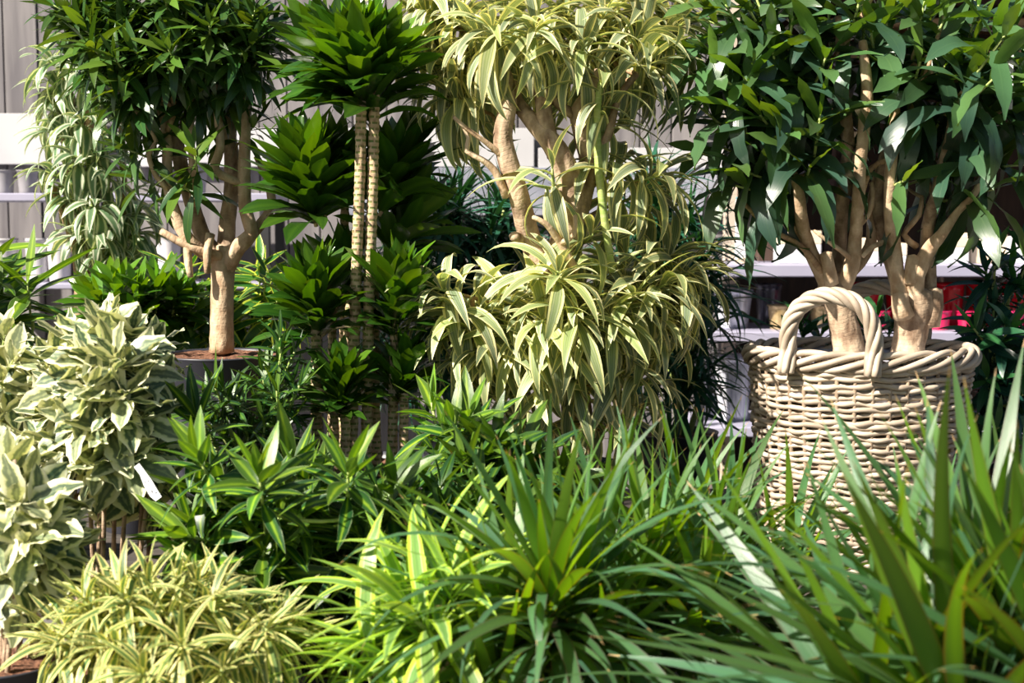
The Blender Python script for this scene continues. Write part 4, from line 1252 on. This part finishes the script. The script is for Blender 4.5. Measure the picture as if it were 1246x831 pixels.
# ------------------------------------------------------------------ generic bushy pot plants
def bushy(name, label, d, zfoot, base, spc, regs, lst, seed, n=14, stem=0.07, th=(12, 100), bend=(0.05, 0.8), grav=0.3, k=1.0, size=1.0, up=0.8, fy=-0.4, dj=0.12, rpot=0.12, hpot=0.22,
          mat=M_GREENSTEM, young=0.65, nst=6, r0=0.0035, grp=None, cat='plant', jit=14):
    c = P(base[0], base[1], d)
    pl = Plant(name, label, cat, (c.x, d, zfoot), d, seed=seed, group=grp)
    pot(pl.root, (c.x, d, zfoot), rpot, hpot)
    for i in range(nst):
        a = i * 2.4
        p0 = Vector((c.x + 0.05 * math.cos(a), d + 0.05 * math.sin(a), zfoot + hpot - 0.03))
        p1 = Vector((c.x + 0.10 * math.cos(a), d + 0.07 * math.sin(a), max(p0.z + 0.05, c.z)))
        pl.wtube('stem', [p0, p0.lerp(p1, 0.5), p1], [r0 * 1.5, r0 * 1.3, r0 * 1.1], mat, 7, step=0.04)
    spread_crowns(pl, spc, regs, outaxis(base[0], base[1] - 40, k, up, fy), n, stem, th, bend, size, grav, mat, r0, dj, young, jit=jit, tn='stem')
    crowns_at(pl, spc, lst, n, stem, th, bend, size, grav, mat, r0, young, jit=jit, tn='stem')
    pl.finish()
    return pl

bushy('lime_dracaena', 'glossy dracaena with lime centred rosettes in front of the black pot', 3.0, Z0, (300, 700), S_LIME,
      [(300, 645, 95, 75, 22), (350, 580, 60, 20, 4)],
      [(240, 555, -.12, -.4, -.4, 1, 17), (316, 582, -.22, .0, -.5, 1, 20), (424, 572, -.2, .1, -.5, 1, 18), (270, 600, .0, -.3, -.3, .9), (370, 600, 0, .1, -.3, .9), (450, 650, -.1, .6, -.5, .7, 13),
       (238, 505, .1, -.2, 0, 1, 12), (222, 650, -.1, -.9, -.5, .4), (250, 690, -.12, -.6, -.7, .1, 13)],
      81, 14, 0.075, young=0.75, dj=0.14)
bushy('green_dracaena', 'darker green leafy dracaena filling the gap right of the lime rosettes', 3.2, Z0, (430, 760), S_LIMED,
      [(470, 625, 55, 25, 8), (400, 680, 95, 80, 26), (330, 720, 70, 50, 10)], [(480, 610, -.1, .7, -.4, .6), (300, 760, -.1, -.5, -.7, .1), (350, 640, -.1, 0, -.8, .5)], 82, 16, 0.09, dj=0.14, rpot=0.13)
bushy('leafy_dracaena', 'bright small leaved dracaena between black pot and ringed canes', 3.55, Z1, (310, 540), S_TUFT,
      [(285, 505, 70, 40, 22), (345, 445, 28, 40, 10), (330, 570, 60, 30, 8)], [], 83, 15, 0.08, dj=0.12, rpot=0.1, hpot=0.16)
bushy('lime_dracaena', 'lime striped dracaena low between the centre tree and the ringed canes', 3.22, Z0, (580, 640), S_LIME,
      [(560, 560, 60, 60, 12), (600, 600, 60, 50, 8)], [(525, 490, .05, -.2, 0, 1), (575, 600, -.15, 0, -.6, .9), (560, 630, -.15, 0, -.6, .9, 18), (520, 580, 0, -.5, -.4, .7), (545, 530, 0, 0, -.3, 1)], 84, 13, 0.08, size=0.85)
bushy('striped_yellow_shrub', 'low bushy yellow and green striped plant, bottom left corner', 2.62, Z0, (210, 800), S_SONGY,
      [(210, 770, 150, 70, 44)], [(145, 720, -.1, -.4, -.5, 1), (180, 705, 0, -.1, -.2, 1), (215, 715, 0, .2, -.2, 1), (250, 740, -.05, .4, -.4, .9), (105, 745, -.02, -.9, -.3, .6), (130, 785, -.15, -.6, -.8, .5), (290, 780, -.1, .6, -.6, .6), (270, 815, -.2, .2, -1, .8, 18),
       (220, 785, -.2, 0, -1, .7), (170, 820, -.22, -.2, -1, .5), (90, 790, -.02, -1, -.3, .3), (335, 800, 0, .9, -.3, .4), (320, 770, .05, .7, 0, .6)],
      85, 26, 0.06, (12, 92), (0.3, 2.3), grav=0.8, rpot=0.14, hpot=0.14, nst=8, young=0.6, dj=0.16)
bushy('lemon_striped_dracaena', 'lemon and green striped dracaena with long arching leaves, bottom centre', 2.65, Z0, (520, 815), S_LEMON,
      [(540, 760, 60, 45, 7)], [(505, 755, -.15, -.7, -.5, .7, 20), (545, 715, -.05, -.2, -.2, 1, 18), (470, 800, -.1, -.9, -.4, .5, 15), (590, 760, 0, .1, -.2, 1, 14), (520, 690, .1, -.3, .2, 1, 14), (440, 815, -.1, -.8, -.6, .4, 10)],
      86, 17, 0.07, (8, 92), (0.5, 1.6), grav=0.7, rpot=0.13, hpot=0.15, mat=M_BARKD, r0=0.006, young=0.7)
bushy('lime_striped_dracaena', 'broad lime striped dracaena cut by the left edge above the shrub', 3.85, Z1, (-5, 400), S_LIMEK,
      [(-10, 350, 50, 40, 7)], [(-20, 340, -.1, .5, -.4, .8, 12), (-8, 375, -.12, .7, -.6, .5, 12), (5, 395, -.05, .9, -.3, .3, 10), (-30, 310, 0, .4, -.1, 1, 9)],
      87, 12, 0.10, (40, 100), (0.1, 0.8), grav=0.6, rpot=0.12, hpot=0.2)
bushy('leafy_dracaena', 'dense glossy green tufted dracaena behind the marbled shrub', 4.3, Z1, (160, 440), S_COMP,
      [(165, 370, 70, 25, 9)], [(140, 350, -.05, -.2, -.3, 1), (190, 345, -.05, .1, -.3, 1), (215, 360, 0, .3, -.2, 1), (165, 385, -.1, 0, -.6, 1), (110, 365, 0, -.5, -.2, .8)],
      88, 22, 0.09, (10, 95), (0.0, 0.7), size=0.68, rpot=0.12, hpot=0.22)
bushy('yellow_edged_dracaena', 'yellow edged dracaena with flat leaves behind the pale trunk', 4.5, Z1, (280, 450), S_YEDGE,
      [(240, 370, 50, 45, 9), (330, 360, 45, 50, 10)], [(205, 320, -.1, -.3, -.3, .9, 12), (325, 330, -.1, .2, -.5, .8, 16)],
      89, 13, 0.12, (50, 110), (0.1, 0.8), size=0.95, rpot=0.13, hpot=0.24)
bushy('narrow_leaved_dracaena', 'dark narrow leaved dracaena between the ringed canes and centre tree', 4.7, Z1, (560, 420), S_NARROW,
      [(560, 310, 80, 70, 22), (520, 400, 70, 70, 14), (600, 380, 50, 60, 8)], [(500, 250, 0, -.2, -.1, 1, 26), (560, 240, 0, .1, -.1, 1, 26), (615, 250, 0, .3, -.1, 1, 26), (540, 265, -.1, 0, -.3, 1, 26)],
      90, 24, 0.06, (8, 110), (0.2, 1.7), grav=0.7, rpot=0.15, hpot=0.24, r0=0.005)
bushy('narrow_leaved_dracaena', 'dark narrow leaved dracaena right of the centre tree, left of the basket', 4.7, Z1, (820, 470), S_NARROW,
      [(805, 330, 60, 80, 20), (830, 440, 32, 50, 8), (790, 230, 30, 30, 4)], [(800, 245, 0, 0, -.1, 1, 24), (856, 290, 0, .6, -.1, .8, 18), (862, 345, 0, .8, -.3, .5, 16), (855, 420, 0, .7, -.3, .4, 14), (840, 265, 0, .3, 0, 1, 20)],
      91, 24, 0.06, (8, 110), (0.2, 1.7), grav=0.7, rpot=0.15, hpot=0.24, r0=0.005)
bushy('blue_green_dracaena', 'blue green leafy dracaena at the right edge beside the basket', 4.1, Z1, (1225, 560), S_BLUE,
      [(1225, 430, 40, 110, 18)], [(1200, 330, 0, -.2, -.2, 1, 15), (1212, 305, 0, 0, -.1, 1, 13), (1235, 345, 0, .4, -.2, 1, 14), (1185, 400, -.1, -.6, -.5, .6, 15), (1230, 400, -.1, .2, -.7, .6, 15), (1200, 460, -.1, -.3, -.7, .4, 15), (1245, 480, -.1, .3, -.7, .4, 14),
       (1255, 300, 0, .3, 0, 1, 14), (1215, 520, -.1, 0, -.7, .3, 14)], 92, 13, 0.09, (15, 105), (0.2, 0.9), size=0.95, rpot=0.13, hpot=0.22)
bushy('green_dracaena', 'small dark dracaena seen through the basket handle arch', 4.62, Z1, (985, 440), S_BLUE,
      [], [(975, 398, 0, -.2, -.2, 1, 13), (1000, 405, 0, .2, -.2, 1, 11), (960, 405, 0, -.5, -.2, .8, 9)], 93, 12, 0.07, size=0.95, rpot=0.11, hpot=0.3, nst=3)
bushy('green_dracaena', 'small dark dracaena between the two basket trunks', 4.62, Z1, (1070, 440), S_BLUE,
      [], [(1068, 385, 0, 0, -.2, 1, 14), (1085, 400, 0, .3, -.2, 1, 11), (1055, 405, 0, -.3, -.2, .8, 9)], 94, 12, 0.07, size=1.05, rpot=0.11, hpot=0.3, nst=3)
bushy('green_dracaena', 'green bushy dracaena low behind the red edged leaves, under the centre tree', 2.95, Z0, (490, 760), S_LIMED,
      [(500, 640, 70, 70, 14), (640, 680, 90, 60, 16)], [], 95, 15, 0.09, rpot=0.13)
bushy('leafy_dracaena', 'shaded green dracaena low in front of the cream tree trunk', 3.2, Z0, (700, 680), S_LIMED,
      [(600, 555, 50, 30, 8), (660, 610, 60, 40, 12)], [], 96, 14, 0.08, rpot=0.1)

# ------------------------------------------------------------------ foreground sword-leaved dracaenas
def sword(label, d, stems, heads_, seed, spc, n=50, rpot=0.13, th=(5, 105), bend=(0.1, 1.9), size=1.0, grav=0.7, extra=()):
    b = P(stems[0][0], stems[0][1], d)
    zf = Z0
    pl = Plant('red_edged_dracaena', label, 'plant', (b.x, d, zf), d, seed=seed)
    pot(pl.root, (b.x, d, zf), rpot, 0.20)
    for q in heads_:
        px, py, dy, ax, ay, az, m = q
        p1 = P(px, py, d + dy)
        A = Vector((ax, ay, az)).normalized()
        p0 = Vector((b.x + (p1.x - b.x) * 0.25, d + dy * 0.3, zf + 0.17))
        stem = 0.10
        pe = p1 - A * stem
        if pe.z > p0.z + 0.02:
            pl.wtube('stem', [p0, p0.lerp(pe, 0.5) + Vector((0, 0.01, 0)), pe, p1], [0.011, 0.010, 0.0095, 0.007], M_BARK, 9, step=0.02)
        pl.crown(spc, p1, A, int(m * 1.12), stem, th, bend, size, grav, 0.85, 9)
    for (px, py, dy, dx, dyy, dz, bd, sz) in extra:
        pl.leaf(spc, P(px, py, d + dy), Vector((dx, dyy, dz)), UPV, bd, sz, 1.0)
    pl.finish()
sword('red edged sword leaved dracaena in the centre foreground, nearest the camera', 2.5, [(672, 880)],
      [(668, 722, 0, -.12, -.1, 1, 72), (700, 735, .06, .1, .1, 1, 44), (625, 770, .08, -.3, 0, 1, 34), (720, 800, .08, .2, -.2, 1, 40), (600, 850, .02, -.2, -.2, 1, 36)], 101, S_SWORD,
      extra=[(662, 722, -.02, -.06, -1, .35, 2.1, .75), (655, 730, -.02, -.55, -.8, .35, 2.1, .8), (660, 725, 0, -1, -.35, .45, 1.5, .95), (672, 722, 0, .8, -.5, .6, 1.5, .9), (650, 730, 0, -1, -.5, .2, .9, .9),
             (690, 770, -.02, .35, -1, .3, 2.1, .7), (655, 715, 0, -.9, -.1, .8, 1.5, 1.0)])
sword('red edged sword leaved dracaena second from the centre, backlit green blades', 2.75, [(830, 900)],
      [(790, 705, 0, 0, 0, 1, 60), (735, 690, .12, -.1, .1, 1, 40), (850, 760, -.08, .1, -.2, 1, 55), (760, 790, -.05, -.1, -.2, 1, 40)], 102, S_SWORD)
sword('red edged sword leaved dracaena standing in front of the basket', 2.95, [(920, 900)],
      [(885, 690, 0, -.1, 0, 1, 60), (960, 720, .05, .2, 0, 1, 50), (830, 660, .1, -.1, .1, 1, 50)], 103, S_SWORD)
sword('large blurred sword leaved dracaena filling the lower right corner', 2.1, [(1180, 960)],
      [(1150, 870, 0, -.75, -.05, 1, 44), (1245, 820, .1, -.5, 0, 1, 44), (1060, 890, .1, -.45, -.1, 1, 34), (1310, 860, 0, -.55, -.1, 1, 36), (1190, 760, .25, -.15, 0, 1, 26)], 104, S_SWORDN, th=(4, 60), bend=(0.1, 0.9), grav=0.6)
sword('sword leaved dracaena right of the basket, leaning toward the right edge', 2.5, [(1260, 900)],
      [(1230, 760, .1, -.1, .1, 1, 46), (1120, 780, .15, -.1, .1, 1, 46)], 105, S_SWORDN, th=(4, 85), bend=(0.1, 1.3), size=0.8)

# ------------------------------------------------------------------ plant tags
def tag_material(name, scale, lo=0.42):
    m, nt, out = new_mat(name)
    g = NT(nt)
    tc = g.n('ShaderNodeTexCoord')
    sp = g.n('ShaderNodeSeparateXYZ')
    g.l(tc.outputs['UV'], sp.inputs[0])
    cb = g.n('ShaderNodeCombineXYZ')
    g.l(g.math('MULTIPLY', sp.outputs[0], scale[0]), cb.inputs[0])
    g.l(g.math('MULTIPLY', sp.outputs[1], scale[1]), cb.inputs[1])
    no = g.n('ShaderNodeTexNoise')
    no.inputs['Scale'].default_value = 1.0
    no.inputs['Detail'].default_value = 0.0
    g.l(cb.outputs[0], no.inputs['Vector'])
    ink = g.math('LESS_THAN', no.outputs[0], lo)
    win = g.math('MULTIPLY', g.math('GREATER_THAN', sp.outputs[1], 0.08), g.math('LESS_THAN', sp.outputs[1], 0.62))
    mar = g.math('LESS_THAN', g.math('ABSOLUTE', g.math('SUBTRACT', sp.outputs[0], 0.5)), 0.38)
    f = g.math('MULTIPLY', ink, g.math('MULTIPLY', win, mar))
    pb = g.n('ShaderNodeBsdfPrincipled')
    g.l(g.mix(f, (0.82, 0.82, 0.84), (0.08, 0.09, 0.12)), pb.inputs['Base Color'])
    pb.inputs['Roughness'].default_value = 0.4
    g.l(pb.outputs[0], out.inputs[0])
    return m
def strip_tag(label, pts, w, mat, thick=0.0008):
    """a bent plastic strip: pts world, w half width vector per point"""
    c = sum((Vector(p) for p in pts), Vector()) / len(pts)
    n = len(pts)
    mb = MB()
    V, F, U = [], [], []
    for i, p in enumerate(pts):
        p = Vector(p)
        for off in (0, thick):
            for sgn in (-1, 1):
                V.append(p + w[i] * sgn + Vector((0, off, 0)))
    for i in range(n - 1):
        a, b = i * 4, i * 4 + 4
        v0, v1 = 1 - i / (n - 1), 1 - (i + 1) / (n - 1)
        F.append((a, a + 1, b + 1, b)); U.append([(0, v0), (1, v0), (1, v1), (0, v1)])
        F.append((a + 3, a + 2, b + 2, b + 3)); U.append([(0, 1)] * 4)
        F.append((a + 2, a, b, b + 2)); U.append([(0, 1)] * 4)
        F.append((a + 1, a + 3, b + 3, b + 1)); U.append([(0, 1)] * 4)
    o = mb.add(V, F, U).build('plant_tag', mat, smooth=False)
    tag(o, label, 'tag')
    return o
q = [P(166, 566, 2.93), P(173, 575, 2.925), P(180, 588, 2.92), P(187, 600, 2.915), P(193, 607, 2.91)]
wd = Vector((1, 0, 0.75)).normalized()
k = 2.92 / FPX
strip_tag('white plastic care tag tucked into the large marbled shrub', q, [wd * k * 4, wd * k * 4, wd * k * 6, wd * k * 6, wd * k * 4.5], tag_material('printed_tag', (14, 12)))
q = [P(1228, 66, 3.74), P(1227, 85, 3.74), P(1227, 105, 3.74), P(1226, 133, 3.74)]
k = 3.6 / FPX
strip_tag('white barcoded tag hanging among the leaves of the right basket tree', q, [Vector((k * 6, 0, 0))] * 4, tag_material('barcode_tag', (1.5, 60), 0.48))
